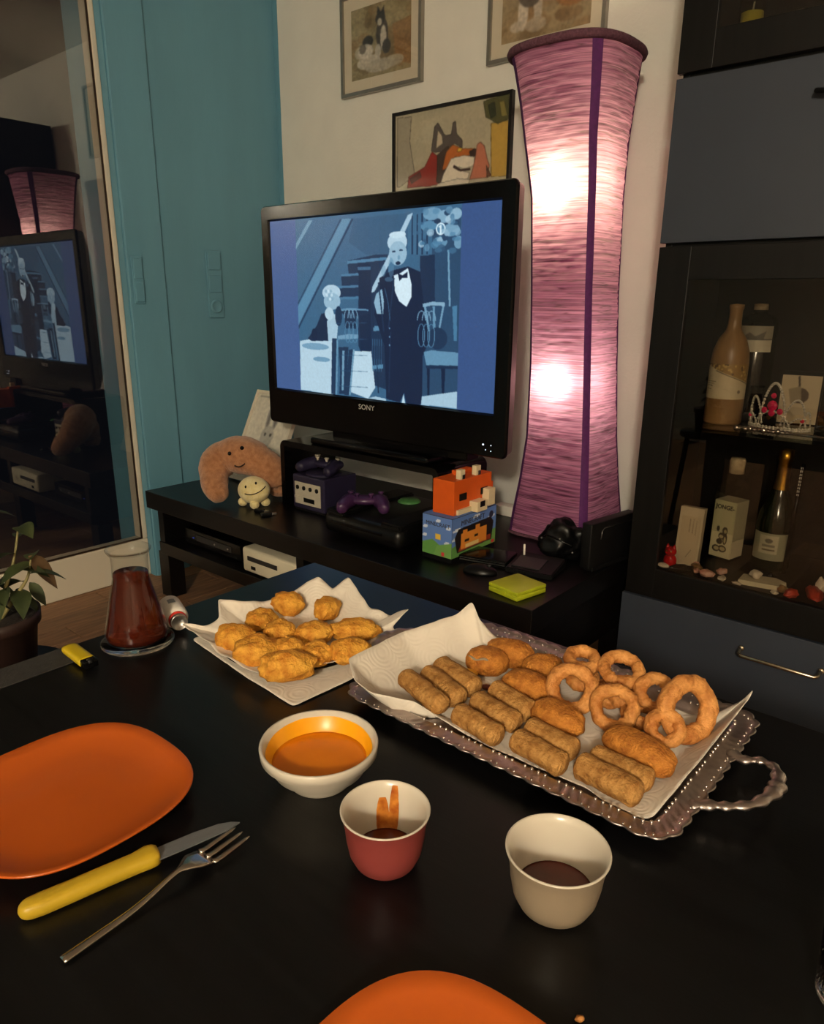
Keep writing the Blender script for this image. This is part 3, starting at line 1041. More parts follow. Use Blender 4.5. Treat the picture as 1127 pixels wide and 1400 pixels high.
cv = Canvas(110, 70, (206, 192, 160))
cv.poly([(0, 0), (1, 0), (1, .55), (0, .02)], (150, 118, 62))
for k in range(60):
    u = random.random()
    cv.ell((u, random.random() * max(.02, .5 * u)), .02, .035, random.choice([(92, 66, 34), (196, 166, 96)]))
cv.line((.28, .2), (1, .58), .02, (80, 66, 50))
for i, y in enumerate((.5, .56, .62, .72)):
    cv.line((.06, y), (.30 - .03 * i, y + .01), .016, (110, 96, 78))
cv.ell((.76, .78), .03, .05, (120, 106, 90))
cv.blur(1)
bottle('stoneware_bottle', 'ochre stoneware bottle with a white label on the glass shelf of the cabinet', (-.712, 2.28, GS),
       [(0, 0), (.05, 0), (.053, .006), (.053, .18), (.05, .21), (.038, .245), (.022, .268), (.018, .29), (.0175, .325), (.02, .328), (.02, .34), (.0, .342)],
       M['stoneware'], (cv, .0536, R(205), .075, .1, .15))
cv = Canvas(70, 50, (150, 142, 124))
cv.rect(0, .55, 1, 1, (196, 188, 166))
cv.poly([(.2, .5), (.4, .25), (.55, .4), (.8, .2), (.75, .5)], (90, 84, 74))
cv.line((0, .52), (1, .52), .03, (70, 66, 60))
cv.blur(1)
bottle('squat_black_bottle', 'black bottle with a grey label standing behind the ochre stoneware bottle', (-.685, 2.42, GS),
       [(0, 0), (.052, 0), (.055, .008), (.055, .29), (.045, .305), (.018, .315), (.018, .325), (0, .326)], M['dark_bottle'], (cv, .0556, R(215), .205, .075, .115),
       ([(.0, .325), (.02, .325), (.02, .342), (.0, .344)], M['cork']))
# tiara
ti = thing('tiara', 'silver beaded toy tiara with pink gems on the cabinet glass shelf', 'tiara', (-.552, 2.26, GS), R(-14))


def tia(u, z):
    a = R(-200 + 220 * u)
    a = R(270) + (u - .5) * R(190)
    return Vector((.085 * math.cos(a), .05 * math.sin(a) + .01, z))


def arch(u0, u1, h, z0=.012, n=22, pw=.75):
    return [tia(u0 + (u1 - u0) * k / (n - 1), z0 + h * math.sin(math.pi * k / (n - 1)) ** pw) for k in range(n)]


def beaded(path, r=.0024):
    g = [tube_geo(path, r * .55, 6)]
    P_ = spline(path, max(8, int(sum((path[i + 1] - path[i]).length for i in range(len(path) - 1)) / (r * 2.1))))
    for p in P_:
        g.append(sphere_geo(p, r, 2))
    return join_geo(g)


for nm, paths, r in (('band', [[tia(k / 40, .006) for k in range(41)], [tia(k / 40, .0105) for k in range(41)]], .0028),
                     ('arch', [arch(.36, .64, .118, .014, pw=.6)], .003), ('arch', [arch(.12, .40, .07, .02)], .0026), ('arch', [arch(.60, .88, .07, .02)], .0026),
                     ('arch', [arch(.0, .2, .045)], .0024), ('arch', [arch(.8, 1, .045)], .0024), ('arch', [arch(.3, .7, .045, .01)], .0026),
                     ('arch', [arch(.1, .34, .03, .01)], .0022), ('arch', [arch(.66, .9, .03, .01)], .0022)):
    v, f = join_geo([beaded(p, r * 1.4) for p in paths])
    mesh(nm, v, f, M['tiara_silver'], ti, smooth=True)
for u, z, r in ((.5, .098, .008), (.5, .07, .015), (.42, .056, .009), (.58, .056, .009), (.5, .05, .01), (.83, .034, .006), (.17, .034, .006)):
    p = tia(u, z)
    v, f = sphere_geo((p.x, p.y - .002, p.z), (r, r * .5, r), 2)
    mesh('gem', v, f, M['gem'], ti)
wd = thing('toy_wand', 'silver beaded toy wand lying along the front of the glass shelf', 'wand', (-.5, 2.15, GS))
g = [tube_geo([(-.12, 0, .009), (.35, .0, .006)], .004, 8)]
for k in range(12):
    g.append(sphere_geo((-.13 + k * .012, .002 * (k % 2), .009), (.008, .006, .006 + .003 * (k % 3 == 0)), 2))
v, f = join_geo(g)
mesh('rod', v, f, M['bead'], wd, smooth=True)
cv = Canvas(60, 80, (196, 180, 150))
cv.ell((.5, .42), .22, .16, (86, 70, 58))
cv.line((.5, .4), (.42, .02), .05, (70, 58, 50))
cv.poly([(.2, .3), (.5, .22), (.55, .5), (.3, .6)], (150, 136, 110))
cv.blur(1)
cd = thing('picture_card', 'cream card with a dark round motif behind the tiara', 'card', (-.54, 2.4, GS), R(6))
box('card', (-.055, -.001, 0), (.06, .004, .155), M['black_matt'], cd, bev=0)
print_mesh('printed_face', cv, .105, .14, M['print'], cd, (-.05, -.0014, .003))
# lower compartment
CF = .487
cv = Canvas(90, 130, (208, 198, 160))
cv.rect(.03, .02, .97, .985, (196, 186, 146))
cv.rect(.05, .03, .95, .975, (212, 202, 164))
for c, rx, ry in (((.62, .52), .12, .07), ((.5, .62), .16, .06), ((.66, .66), .1, .1), ((.42, .72), .14, .05), ((.3, .85), .18, .06), ((.58, .84), .2, .06), ((.3, .5), .07, .05)):
    cv.ell(c, rx, ry, (70, 60, 40))
for c, rx, ry in (((.64, .53), .07, .035), ((.48, .63), .1, .03), ((.66, .68), .05, .06), ((.32, .85), .12, .035), ((.6, .84), .13, .035)):
    cv.ell(c, rx, ry, (186, 172, 128))
cv.blur(1)
jb = thing('gin_bottle', 'clear square bottle with a cream lettered label standing in the lower cabinet', 'bottle', (-.672, 2.36, CF), R(-12))
lathe('body', [(0, 0), (.046, 0), (.049, .006), (.055, .2), (.05, .232), (.024, .262), (.018, .285), (0, .286)], M['clear_bottle'], jb, 4, rot=(0, 0, R(45)), smooth=False)
lathe('stopper', [(0, .28), (.022, .28), (.023, .32), (.02, .328), (0, .328)], M['cork'], jb, 24)
box('label_core', (-.036, -.036, .01), (.036, .036, .195), M['label_paper'], jb, bev=.001)
print_mesh('printed_label', cv, .072, .185, M['print'], jb, (-.036, -.0365, .01))
text('label_lettering', 'JONGE-', .019, M['ink'], jb, (0, -.0374, .174), (R(90), 0, 0), sx=.95, bold=.0005)
cv = Canvas(90, 60, (150, 146, 120))
cv.rect(.25, .08, .75, .75, (188, 180, 152))
cv.ell((.5, .28), .1, .08, (110, 102, 86))
cv.rect(.33, .42, .67, .5, (128, 120, 100))
cv.rect(.35, .58, .68, .64, (96, 84, 54))
cv.blur(1)
ch = thing('sparkling_wine_bottle', 'dark green sparkling wine bottle with gold neck foil and grey label', 'bottle', (-.54, 2.37, CF))
lathe('body', [(0, 0), (.05, 0), (.055, .008), (.055, .15), (.05, .18), (.034, .22), (.021, .255), (.018, .29)], M['green_bottle'], ch, 40)
lathe('neck_foil', [(.0235, .245), (.019, .285), (.0185, .335), (.021, .34), (.021, .37), (.0, .374)], M['gold'], ch, 32)
print_mesh('label', cv, .11, .085, M['print'], ch, (0, 0, .035), wrap=(.0556, R(215)))
cc = thing('gift_card_box', 'tall white card box with handwriting leaning in the lower cabinet corner', 'card box', (-.742, 2.2, CF), R(4))
bxo = box('box', (-.036, 0, 0), (.036, .03, .185), M['beige_card'], cc, bev=.001, rot=(R(-5), 0, R(0)))
cv = Canvas(60, 110, (196, 178, 146))
for k, (x, y0, y1) in enumerate(((.45, .06, .34), (.62, .05, .36), (.78, .08, .4))):
    for q in range(7):
        y = y0 + (y1 - y0) * q / 7
        cv.line((x - .02, y), (x + .03, y + .03), .02, (126, 112, 90))
cv.line((.45, .86), (.68, .7), .02, (126, 112, 90))
cv.blur(1)
print_mesh('handwritten_note', cv, .058, .15, M['print'], cc, (-.027, -.003, .008), (R(-5), 0, 0))
v, f = sphere_geo((.036, -.004, .012), (.012, .006, .01), 2)
mesh('seal', v, f, M['shell_a'], cc, smooth=True)
rc = thing('red_cat_figurine', 'small shiny red cat figurine in the lower left cabinet corner', 'figurine', (-.772, 2.152, CF))
g = [sphere_geo((0, 0, .022), (.02, .017, .024), 3), sphere_geo((.002, -.008, .055), (.018, .016, .016), 3)]
v, f = join_geo(g)
mesh('body', v, f, M['red_glass'], rc, smooth=True)
for s in (-1, 1):
    lathe('ear', [(.006, 0), (.0045, .006), (0, .014)], M['red_glass'], rc, 12, loc=(.002 + s * .010, -.008, .066))
for s in (-1, 1):
    v, f = sphere_geo((.002 + s * .007, -.023, .058), .0022, 2)
    mesh('eye', v, f, M['gold'], rc, smooth=True)
v, f = sphere_geo((-.012, -.016, .008), (.018, .012, .008), 3)
mesh('white_foot', v, f, M['shell_b'], rc, smooth=True)
pn = thing('slim_pen', 'dark pen with pale marks standing upright beside the sparkling wine bottle', 'pen', (-.487, 2.33, CF))
tube('barrel', [(0, 0, 0), (.004, .006, .34)], .006, M['black_gloss'], pn, 10)
bm = bmesh.new()
for k in range(9):
    add_box(bm, (-.0005, -.0042 + .006 * (.72 + .03 * k) - .0015, .245 + .01 * k), (.006, -.0035 + .006 * (.72 + .03 * k) - .0015, .251 + .01 * k + .001 * (k % 2)))
bm_obj('pale_marks', bm, M['off_white_text'], pn)
trinkets = [('pink_shell_trinket', 'shell', 'pink shell lying at the front of the lower cabinet left of the tray of stones', (-.655, 2.146, CF), (.022, .012, .012), 'shell_a'),
            ('round_stone', 'stone', 'pale round stone resting on the flat slate in the lower cabinet', (-.53, 2.19, CF + .016), (.017, .014, .013), 'shell_b'),
            ('small_shell', 'shell', 'small brown shell just right of the white card box', (-.69, 2.16, CF), (.012, .009, .008), 'shell_a'),
            ('pebble', 'pebble', 'tiny pale pebble in front of the flat slate', (-.565, 2.14, CF), (.014, .007, .005), 'shell_b'),
            ('red_trinket', 'trinket', 'round red-brown trinket at the front right of the lower cabinet', (-.42, 2.142, CF), (.022, .014, .013), 'shell_c'),
            ('coral_branch', 'coral', 'knobbly red coral piece at the right edge of the lower cabinet', (-.37, 2.18, CF), (.05, .02, .016), 'shell_c'),
            ('white_figurine', 'figurine', 'small white upright lump at the right edge of the lower cabinet', (-.365, 2.23, CF), (.014, .012, .026), 'shell_b'),
            ('dark_pod', 'seed pod', 'long dark pod lying in front of the white card box', (-.735, 2.146, CF), (.036, .012, .01), 'black_soft')]
trinkets += [('shell_fragment', 'shell', 'flat pink-white shell fragment right of the pink shell', (-.612, 2.152, CF), (.02, .012, .006), 'shell_b'),
             ('amber_stone', 'stone', 'dark amber stone behind the long dark pod', (-.70, 2.185, CF), (.02, .013, .011), 'stoneware'),
             ('brown_snail_shell', 'shell', 'brown snail shell right of the flat slate', (-.448, 2.165, CF), (.014, .012, .012), 'stoneware'),
             ('glass_pebble', 'pebble', 'dark glassy pebble in front of the sparkling wine bottle', (-.505, 2.262, CF), (.018, .012, .009), 'black_gloss'),
             ('pale_coral_bit', 'coral', 'small pale coral bit between the slate and the red trinket', (-.462, 2.138, CF), (.012, .008, .006), 'shell_b'),
             ('pink_stone', 'stone', 'pink stone behind the pink shell', (-.628, 2.2, CF), (.015, .012, .01), 'shell_a')]
for k, (nm, cat, lab, p, hf, mm) in enumerate(trinkets):
    tag(blob(nm, hf, M[mm], None, (p[0], p[1], p[2] + hf[2] * .8), (0, 0, k), seed=k + 30, lump=.25, fine=.05, sub=3, flat=.8), lab, cat)
sl = thing('flat_slate', 'flat pale slate lying in the middle of the lower cabinet floor', 'slate', (-.515, 2.19, CF), R(12))
bm = bmesh.new()
vs = [bm.verts.new(p) for p in ((-.06, -.03, 0), (.05, -.035, 0), (.07, .01, 0), (.04, .035, 0), (-.05, .03, 0))]
fc = bm.faces.new(vs)
r_ = bmesh.ops.extrude_face_region(bm, geom=[fc])
for e in r_['geom']:
    if isinstance(e, bmesh.types.BMVert):
        e.co.z += .014
        e.co.x *= .96
bm_obj('slab', bm, M['label_paper'], sl)
# upper compartment
UF = 1.852
cg = thing('candle_glass', 'clear glass with a yellow candle on the top cabinet shelf', 'candle', (-.745, 2.2, UF))
lathe('glass', [(0, .0), (.028, 0), (.03, .004), (.032, .16), (.03, .16), (.028, .008), (0, .006)], M['clear_bottle'], cg, 32)
lathe('candle_wax', [(0, .008), (.027, .008), (.027, .125), (.004, .13), (0, .13)], M['candle'], cg, 28)
tube('wick', [(0, 0, .128), (.002, 0, .15)], .0025, M['porcelain'], cg, 6)
for k, (x, y, hh, c, lab) in enumerate(((-.795, 2.24, .115, 'label_paper', 'small pale jar left of the yellow candle on the top shelf'), (-.64, 2.25, .12, 'grey_panel', 'grey-glinting jar right of the yellow candle on the top shelf'),
                                        (-.56, 2.25, .115, 'dark_grey', 'dark squat jar at the right of the top cabinet shelf'))):
    t = thing('glass_jar', lab, 'jar', (x, y, UF))
    lathe('jar_body', [(0, 0), (.022, 0), (.024, .004), (.024, hh - .02), (.019, hh - .01)], M[c], t, 24)
    lathe('lid', [(.02, hh - .012), (.021, hh - .01), (.021, hh), (0, hh)], M['silver'], t, 24)


# ------------------------------------------------------------------ pictures on the wall
def wall_picture(name, label, x0, x1, z0, z1, fm, cv, mat_w, fw_=.014, dep=.022, passe=True):
    t = thing(name, label, 'picture', ((x0 + x1) / 2, YB, z0))
    q = L(t)
    bm = bmesh.new()
    y0 = YB - dep
    for lo, hi in (((x0, y0, z0), (x0 + fw_, YB - .001, z1)), ((x1 - fw_, y0, z0), (x1, YB - .001, z1)),
                   ((x0 + fw_, y0, z0), (x1 - fw_, YB - .001, z0 + fw_)), ((x0 + fw_, y0, z1 - fw_), (x1 - fw_, YB - .001, z1))):
        add_box(bm, lo, hi)
    bm_obj('frame', bm, fm, t, q)
    if passe:
        box('passepartout', (x0 + fw_, YB - .011, z0 + fw_), (x1 - fw_, YB - .003, z1 - fw_), M['passe'], t, bev=0, loc=q)
    a0, a1, b0, b1 = x0 + fw_ + mat_w, x1 - fw_ - mat_w, z0 + fw_ + mat_w, z1 - fw_ - mat_w
    print_mesh('print', cv, a1 - a0, b1 - b0, M['print'], t, (q[0] + a0, q[1] + YB - .0125, q[2] + b0))
    box('glazing', (x0 + fw_, YB - .016, z0 + fw_), (x1 - fw_, YB - .0145, z1 - fw_), M['pic_glass'], t, bev=0, loc=q)
    return t


cv = Canvas(110, 110, (150, 138, 104))
rs_ = np.random.RandomState(5)
for k in range(50):
    cv.ell(rs_.rand(2), .05 + .12 * rs_.rand(), .04 + .1 * rs_.rand(), [(128, 116, 82), (164, 150, 116), (112, 92, 62), (140, 112, 74)][k % 4], .5)
cv.poly([(.7, .35), (1, .3), (1, .95), (.75, .85)], (142, 96, 52), .6)
for c, rx, ry, g in (((.30, .78), .2, .1, (196, 190, 176)), ((.5, .86), .26, .09, (176, 168, 152)), ((.2, .62), .14, .1, (180, 172, 152)), ((.72, .84), .16, .08, (170, 160, 140)),
                     ((.29, .49), .09, .08, (52, 46, 44)), ((.25, .62), .13, .1, (206, 200, 188)), ((.2, .58), .06, .07, (110, 102, 92)), ((.53, .44), .1, .22, (66, 58, 54)), ((.55, .5), .05, .18, (206, 198, 184)),
                     ((.5, .22), .08, .09, (48, 42, 40)), ((.49, .27), .04, .05, (196, 188, 172)), ((.6, .62), .07, .1, (58, 52, 50)), ((.46, .66), .05, .1, (196, 190, 178))):
    cv.ell(c, rx, ry, g, .9)
cv.poly([(.44, .17), (.46, .05), (.51, .15)], (48, 42, 40))
cv.poly([(.51, .15), (.56, .06), (.57, .17)], (48, 42, 40))
cv.blur(2)
cv.grain(.15, 1)
wall_picture('framed_print', 'silver-framed watercolour of two black-and-white dogs, high left on the white wall', -2.597, -2.143, 2.12, 2.50, M['frame_silver'], cv, .045)
cv = Canvas(120, 100, (156, 138, 106))
for k in range(60):
    cv.ell(rs_.rand(2), .05 + .12 * rs_.rand(), .04 + .1 * rs_.rand(), [(128, 106, 72), (170, 148, 112), (118, 92, 60), (150, 118, 80)][k % 4], .5)
for c, rx, ry, g in (((.25, .7), .06, .2, (206, 196, 180)), ((.42, .66), .05, .2, (196, 186, 170)), ((.33, .5), .14, .16, (88, 78, 70)), ((.4, .86), .12, .08, (176, 160, 138)), ((.18, .84), .08, .06, (190, 178, 160)), ((.8, .6), .2, .16, (150, 104, 60))):
    cv.ell(c, rx, ry, g, .9)
cv.blur(2)
cv.grain(.15, 2)
wall_picture('framed_print', 'silver-framed watercolour in brown tones directly behind the top of the pink lamp', -1.823, -1.345, 2.117, 2.52, M['frame_silver'], cv, .045)
POS=[
 ([(0.02, 0.022), (0.153, 0.032), (0.139, 0.266), (0.19, 0.594), (0.045, 0.69), (0.018, 0.687)],(168, 160, 140)),
 ([(0.85, 0.226), (0.988, 0.224), (0.999, 0.702), (0.866, 0.699)],(196, 160, 72)),
 ([(0.784, 0.026), (0.842, 0.01), (0.984, -0.002), (0.992, 0.21), (0.903, 0.236), (0.807, 0.16)],(88, 88, 50)),
 ([(0.823, 0.063), (0.87, 0.044), (0.887, 0.161), (0.848, 0.182)],(52, 58, 36)),
 ([(0.909, 0.052), (0.948, 0.046), (0.978, 0.179), (0.932, 0.184)],(140, 130, 70)),
 ([(0.12, 0.709), (0.132, 0.603), (0.283, 0.527), (0.348, 0.394), (0.397, 0.44), (0.436, 0.564), (0.423, 0.704), (0.332, 0.715)],(150, 38, 28)),
 ([(0.142, 0.62), (0.237, 0.568), (0.253, 0.619), (0.158, 0.671)],(90, 30, 24)),
 ([(0.342, 0.384), (0.369, 0.166), (0.398, 0.135), (0.435, 0.209), (0.459, 0.259), (0.518, 0.263), (0.533, 0.157), (0.553, 0.149), (0.564, 0.262), (0.614, 0.331), (0.616, 0.4), (0.549, 0.35), (0.462, 0.397), (0.388, 0.407)],(92, 84, 80)),
 ([(0.384, 0.369), (0.399, 0.202), (0.436, 0.255), (0.446, 0.333)],(205, 190, 165)),
 ([(0.397, 0.433), (0.491, 0.362), (0.527, 0.423), (0.48, 0.57), (0.432, 0.705), (0.396, 0.685)],(70, 52, 44)),
 ([(0.477, 0.415), (0.534, 0.357), (0.616, 0.407), (0.72, 0.423), (0.735, 0.471), (0.637, 0.477), (0.551, 0.472), (0.48, 0.57), (0.442, 0.58)],(190, 105, 40)),
 ([(0.452, 0.629), (0.523, 0.483), (0.637, 0.47), (0.722, 0.499), (0.724, 0.574), (0.64, 0.593), (0.553, 0.556), (0.606, 0.603), (0.684, 0.635), (0.671, 0.689), (0.432, 0.705)],(235, 225, 205)),
 ([(0.679, 0.441), (0.726, 0.424), (0.749, 0.464), (0.728, 0.49), (0.688, 0.484)],(60, 40, 36)),
 ([(0.547, 0.549), (0.606, 0.594), (0.686, 0.593), (0.686, 0.611), (0.607, 0.613), (0.542, 0.566)],(60, 28, 24)),
 ([(0.579, 0.4), (0.616, 0.4), (0.608, 0.429), (0.574, 0.43)],(225, 190, 60)),
 ([(0.711, 0.603), (0.728, 0.515), (0.741, 0.391), (0.768, 0.372), (0.802, 0.413), (0.828, 0.529), (0.849, 0.592), (0.833, 0.695), (0.686, 0.697)],(196, 120, 92)),
 ([(0.408, 0.702), (0.585, 0.678), (0.686, 0.697), (0.674, 0.769), (0.378, 0.734)],(225, 215, 198)),
 ([(0.824, 0.589), (0.865, 0.684), (0.833, 0.701)],(110, 70, 50)),
]

cv = Canvas(220, 150, (186, 178, 152))
for k in range(30):
    cv.ell(rs_.rand(2), .05 + .1 * rs_.rand(), .05 + .1 * rs_.rand(), [(178, 170, 146), (192, 186, 162)][k % 2], .5)
for p, c in POS:
    cv.poly(p, c)
    for a_q, b_q in zip(p, p[1:] + p[:1]):
        cv.line(a_q, b_q, .006, tuple(v_ * .5 for v_ in c), .8)
cv.blur(1)
cv.grain(.06, 4)
wall_picture('framed_poster', 'black-framed poster of a wolf in a red hood above the television', -2.296, -1.70, 1.605, 2.022, M['frame_black'], cv, .0, fw_=.012, passe=False)

# ------------------------------------------------------------------ things on the television stand
# picture with a rabbit sketch leaning at the back left
cv = Canvas(80, 110, (214, 208, 192))
cv.rect(.06, .04, .94, .052, (150, 146, 134))
for c, rx, ry, g in (((.45, .25), .06, .16, (150, 146, 140)), ((.62, .25), .06, .16, (150, 146, 140)), ((.45, .26), .03, .12, (110, 106, 102)), ((.62, .26), .03, .12, (110, 106, 102)),
                     ((.52, .5), .15, .13, (170, 166, 158)), ((.36, .72), .16, .12, (104, 100, 98)), ((.68, .76), .13, .14, (104, 100, 98)), ((.5, .72), .05, .08, (186, 62, 52)), ((.47, .47), .025, .02, (50, 46, 44)), ((.6, .47), .025, .02, (50, 46, 44))):
    cv.ell(c, rx, ry, g, .9)
cv.blur(1)
cv.grain(.1, 7)
rp = thing('leaning_picture', 'white-framed rabbit sketch leaning on the stand behind the tan plush', 'picture', (-2.774, 1.96, HS))
tl = math.atan2(.194, .385)
bm = bmesh.new()
W_, H_ = .31, .43
for lo, hi in (((0, 0, 0), (.014, .02, H_)), ((W_ - .014, 0, 0), (W_, .02, H_)), ((.014, 0, 0), (W_ - .014, .02, .014)), ((.014, 0, H_ - .014), (W_ - .014, .02, H_)), ((.014, .012, .014), (W_ - .014, .018, H_ - .014))):
    add_box(bm, lo, hi)
bm_obj('frame', bm, M['frame_white'], rp, (0, 0, .010), (-tl, 0, 0))
print_mesh('sketch', cv, W_ - .028, H_ - .028, M['print'], rp, (.014, .0095 * math.cos(tl) + .014 * math.sin(tl) - .001, .014 * math.cos(tl) + .010), (-tl, 0, 0))

# croissant-shaped plush
pl = thing('croissant_plush', 'tan smiling arched plush toy on the left of the stand', 'plush toy', (-2.43, 1.76, HS))
q = L(pl)
path = spline([(-2.395, 1.655, .515), (-2.45, 1.668, .55), (-2.495, 1.70, .605), (-2.492, 1.74, .648), (-2.435, 1.78, .668), (-2.36, 1.82, .645), (-2.325, 1.86, .59), (-2.32, 1.88, .535), (-2.325, 1.88, .50)], 60)
rad = []
for k in range(60):
    t = k / 59
    base = .026 + .052 * math.sin(math.pi * min(1, max(0, t))) ** .7
    seg_ = abs(math.sin(t * math.pi * 4.5 + .4)) ** .5
    rad.append(base * (.85 + .15 * seg_))
rad[0] = .012
rad[-1] = .012
rad[1] *= .8
v, f = tube_geo(path, rad, 28)
v = [p + (p.normalized() * 0 + Vector((noise.noise(p * 40), noise.noise(p * 40 + Vector((5, 0, 0))), noise.noise(p * 40 + Vector((0, 9, 0))))) * .003) for p in v]
mesh('body', v, f, M['tan_plush'], pl, q, smooth=True)


def face_pt(px_c, dx, dz):
    return px_c + Vector((dx * .763, dx * .646, dz))


fc_ = Vector((-2.40, 1.775 - .06, .668))
vdir = Vector((0, 0, 1.27)) - Vector((-2.435, 1.78, .668))
vdir.normalize()
side = Vector((.806, .592, 0))
upd = vdir.cross(side)
upd = side.cross(vdir) * -1 if upd.z < 0 else upd
ctr = Vector((-2.435, 1.78, .660))
for dx, dz in ((-.038, .012), (.012, .036)):
    p = ctr + vdir * .080 + side * dx + upd * dz
    v, f = sphere_geo(p, .0085, 2)
    mesh('eye', v, f, M['black_gloss'], pl, q, smooth=True)
sm = [ctr + vdir * (.082 - .004 * abs(t)) + side * (.008 + .026 * t) + upd * (-.026 - .014 * (1 - t * t) + .012 * t) for t in np.linspace(-1, 1, 14)]
tube('smile', sm, 0.003, M['thread'], pl, 6, loc=q)

# cream plush
cp = thing('cream_plush', 'small round cream plush with a stitched grin under the tan arched plush', 'plush toy', (-2.315, 1.752, HS))
v0, f = ICO[4]
v = []
for p in v0:
    r_ = Vector((p.x * .068, p.y * .058, p.z * .055))
    if p.z > .2:
        r_.x *= 1 - .1 * p.z
    r_ += Vector((.012 * max(0, p.x) ** 2, 0, .01 * max(0, p.x) ** 2))
    v.append(r_ + Vector((0, 0, .066)))
mesh('body', v, f, M['cream_plush'], cp, smooth=True)
for x, y in ((-.034, -.03), (.036, -.026), (-.03, .03), (.034, .03)):
    v, f = sphere_geo((x, y, .017), (.019, .019, .018), 3)
    mesh('foot', v, f, M['cream_plush'], cp, smooth=True)
vd = Vector((2.31, -1.75, .66)).normalized()
sd = Vector((.6, .8, 0)).normalized()
sd = Vector((.604, .797, 0))
sd = Vector((vd.y * -1, vd.x, 0)).normalized()
ud = vd.cross(sd)


def on_cream(a, b):
    d = (vd + sd * a + ud * b).normalized()
    k = 1 / math.sqrt((d.x / .068) ** 2 + (d.y / .058) ** 2 + (d.z / .055) ** 2)
    return Vector((0, 0, .066)) + d * (k + .001) + Vector((.012 * max(0, d.x) ** 2, 0, .008 * max(0, d.x) ** 2))


for a, b in ((-.62, .28), (.12, .42)):
    v, f = sphere_geo(on_cream(a, b), (.004, .004, .006), 2)
    mesh('eye', v, f, M['black_gloss'], cp, smooth=True)
tube('grin', [on_cream(-.75 + 1.5 * t, -.28 - .12 * math.sin(math.pi * t) + .45 * t ** 2) for t in np.linspace(0, 1, 18)], .002, M['thread'], cp, 6)

# small connectors between the plush and the riser
for k, (x, y, lab) in enumerate(((-2.215, 1.71, 'black cable plug lying beside the cream plush'), (-2.16, 1.70, 'black cable plug lying in front of the riser leg'))):
    t = thing('cable_plug', lab, 'plug', (x, y, HS), R(25 + 40 * k))
    box('grip', (-.03, -.009, 0), (.012, .009, .014), M['black_soft'], t, bev=.003)
    box('connector', (.012, -.006, .003), (.03, .006, .011), M['silver'], t, bev=.001)

# indigo cube console with a controller on top
cu = thing('cube_console', 'indigo cube-shaped game console with grey front ports under the riser', 'game console', (-2.08, 1.91, HS))
q = L(cu)
box('shell', (-2.172, 1.835, HS + .008), (-1.992, 2.01, .622), M['indigo'], cu, bev=.006, loc=q)
box('base', (-2.166, 1.84, HS), (-1.998, 2.004, HS + .008), M['black_matt'], cu, bev=0, loc=q)
fp = box('front_panel', (-2.157, 1.8315, .508), (-2.012, 1.8365, .595), M['grey_panel'], cu, bev=.001, loc=q)
for k in range(4):
    lathe('controller_port', [(0, 0), (.0085, 0), (.0085, .003), (0, .003)], M['black_matt'], fp, 20, loc=(-2.139 + k * .0365, 1.8315, .574), rot=(R(90), 0, 0))
box('memory_slot', (-2.105, 1.829, .519), (-2.045, 1.8345, .536), M['black_matt'], fp, bev=.001)
box('port_flap', (-2.155, 1.827, .53), (-2.105, 1.8345, .541), M['grey_panel'], fp, bev=.001)
lathe('disc_lid', [(0, .009), (.06, .009), (.07, .006), (.072, 0)], M['indigo'], cu, 40, loc=(q[0] - 2.082, q[1] + 1.92, q[2] + .621))


def gamepad(name, label, loc, rz, m, m2, tilt=0):
    t = thing(name, label, 'controller', loc, rz)
    t.rotation_euler = (tilt, 0, rz)
    g = [sphere_geo((0, 0, .03), (.055, .034, .018), 3)]
    for s in (-1, 1):
        g.append(sphere_geo((s * .048, .006, .03), (.034, .034, .02), 3))
        g.append(tube_geo(spline([(s * .05, .0, .028), (s * .066, -.032, .024), (s * .072, -.062, .018), (s * .07, -.078, .015)], 14), [.026, .026, .0255, .025, .0245, .024, .0235, .023, .022, .021, .02, .018, .014, .006], 14))
    v, f = join_geo(g)
    mesh('shell', v, f, m, t, smooth=True)
    for nm, x, y, r in (('thumb_stick', -.05, .012, .012), ('thumb_stick', .024, -.016, .010), ('button', .056, .012, .011), ('direction_pad', -.024, -.016, .009)):
        lathe(nm, [(0, .016), (r * .8, .016), (r, .013), (r * .5, .006), (r * .5, 0)], m2, t, 18, loc=(x, y, .043))
    return t


gamepad('indigo_gamepad', 'dark indigo controller resting on top of the indigo cube console', (-2.085, 1.93, .629), R(4), M['indigo'], M['grey_panel'])
# black rounded console with round green badge, purple pad on top
bc = thing('black_console', 'large black game console with a round green badge under the riser', 'game console', (-1.67, 1.9, HS))
q = L(bc)
b1 = box('shell', (-1.85, 1.69, HS + .006), (-1.485, 2.09, .562), M['black_soft'], bc, bev=.03, seg=4, loc=q)
bm = bmesh.new()
for s in (0, 1):
    add_box(bm, (-1.84 + s * .26, 1.70, .55), (-1.75 + s * .26, 2.08, .572))
bmesh.ops.bevel(bm, geom=list(bm.edges), offset=.006, segments=2, affect='EDGES')
bm_obj('top_rib', bm, M['black_matt'], bc, q)
lathe('badge', [(0, .012), (.035, .011), (.043, .004), (.043, 0)], M['green_badge'], bc, 36, loc=(q[0] - 1.7, q[1] + 1.99, q[2] + .56))
box('front_slot', (-1.80, 1.686, .528), (-1.56, 1.695, .538), M['black_gloss'], bc, bev=.001, loc=q)
for k in range(4):
    box('foot', (-1.82 + (k % 2) * .28, 1.73 + (k // 2) * .28, HS), (-1.79 + (k % 2) * .28, 1.76 + (k // 2) * .28, HS + .008), M['black_matt'], bc, bev=0, loc=q)
gamepad('purple_gamepad', 'purple controller lying on the black console', (-1.735, 1.79, .572), R(38), M['purple'], M['purple'])

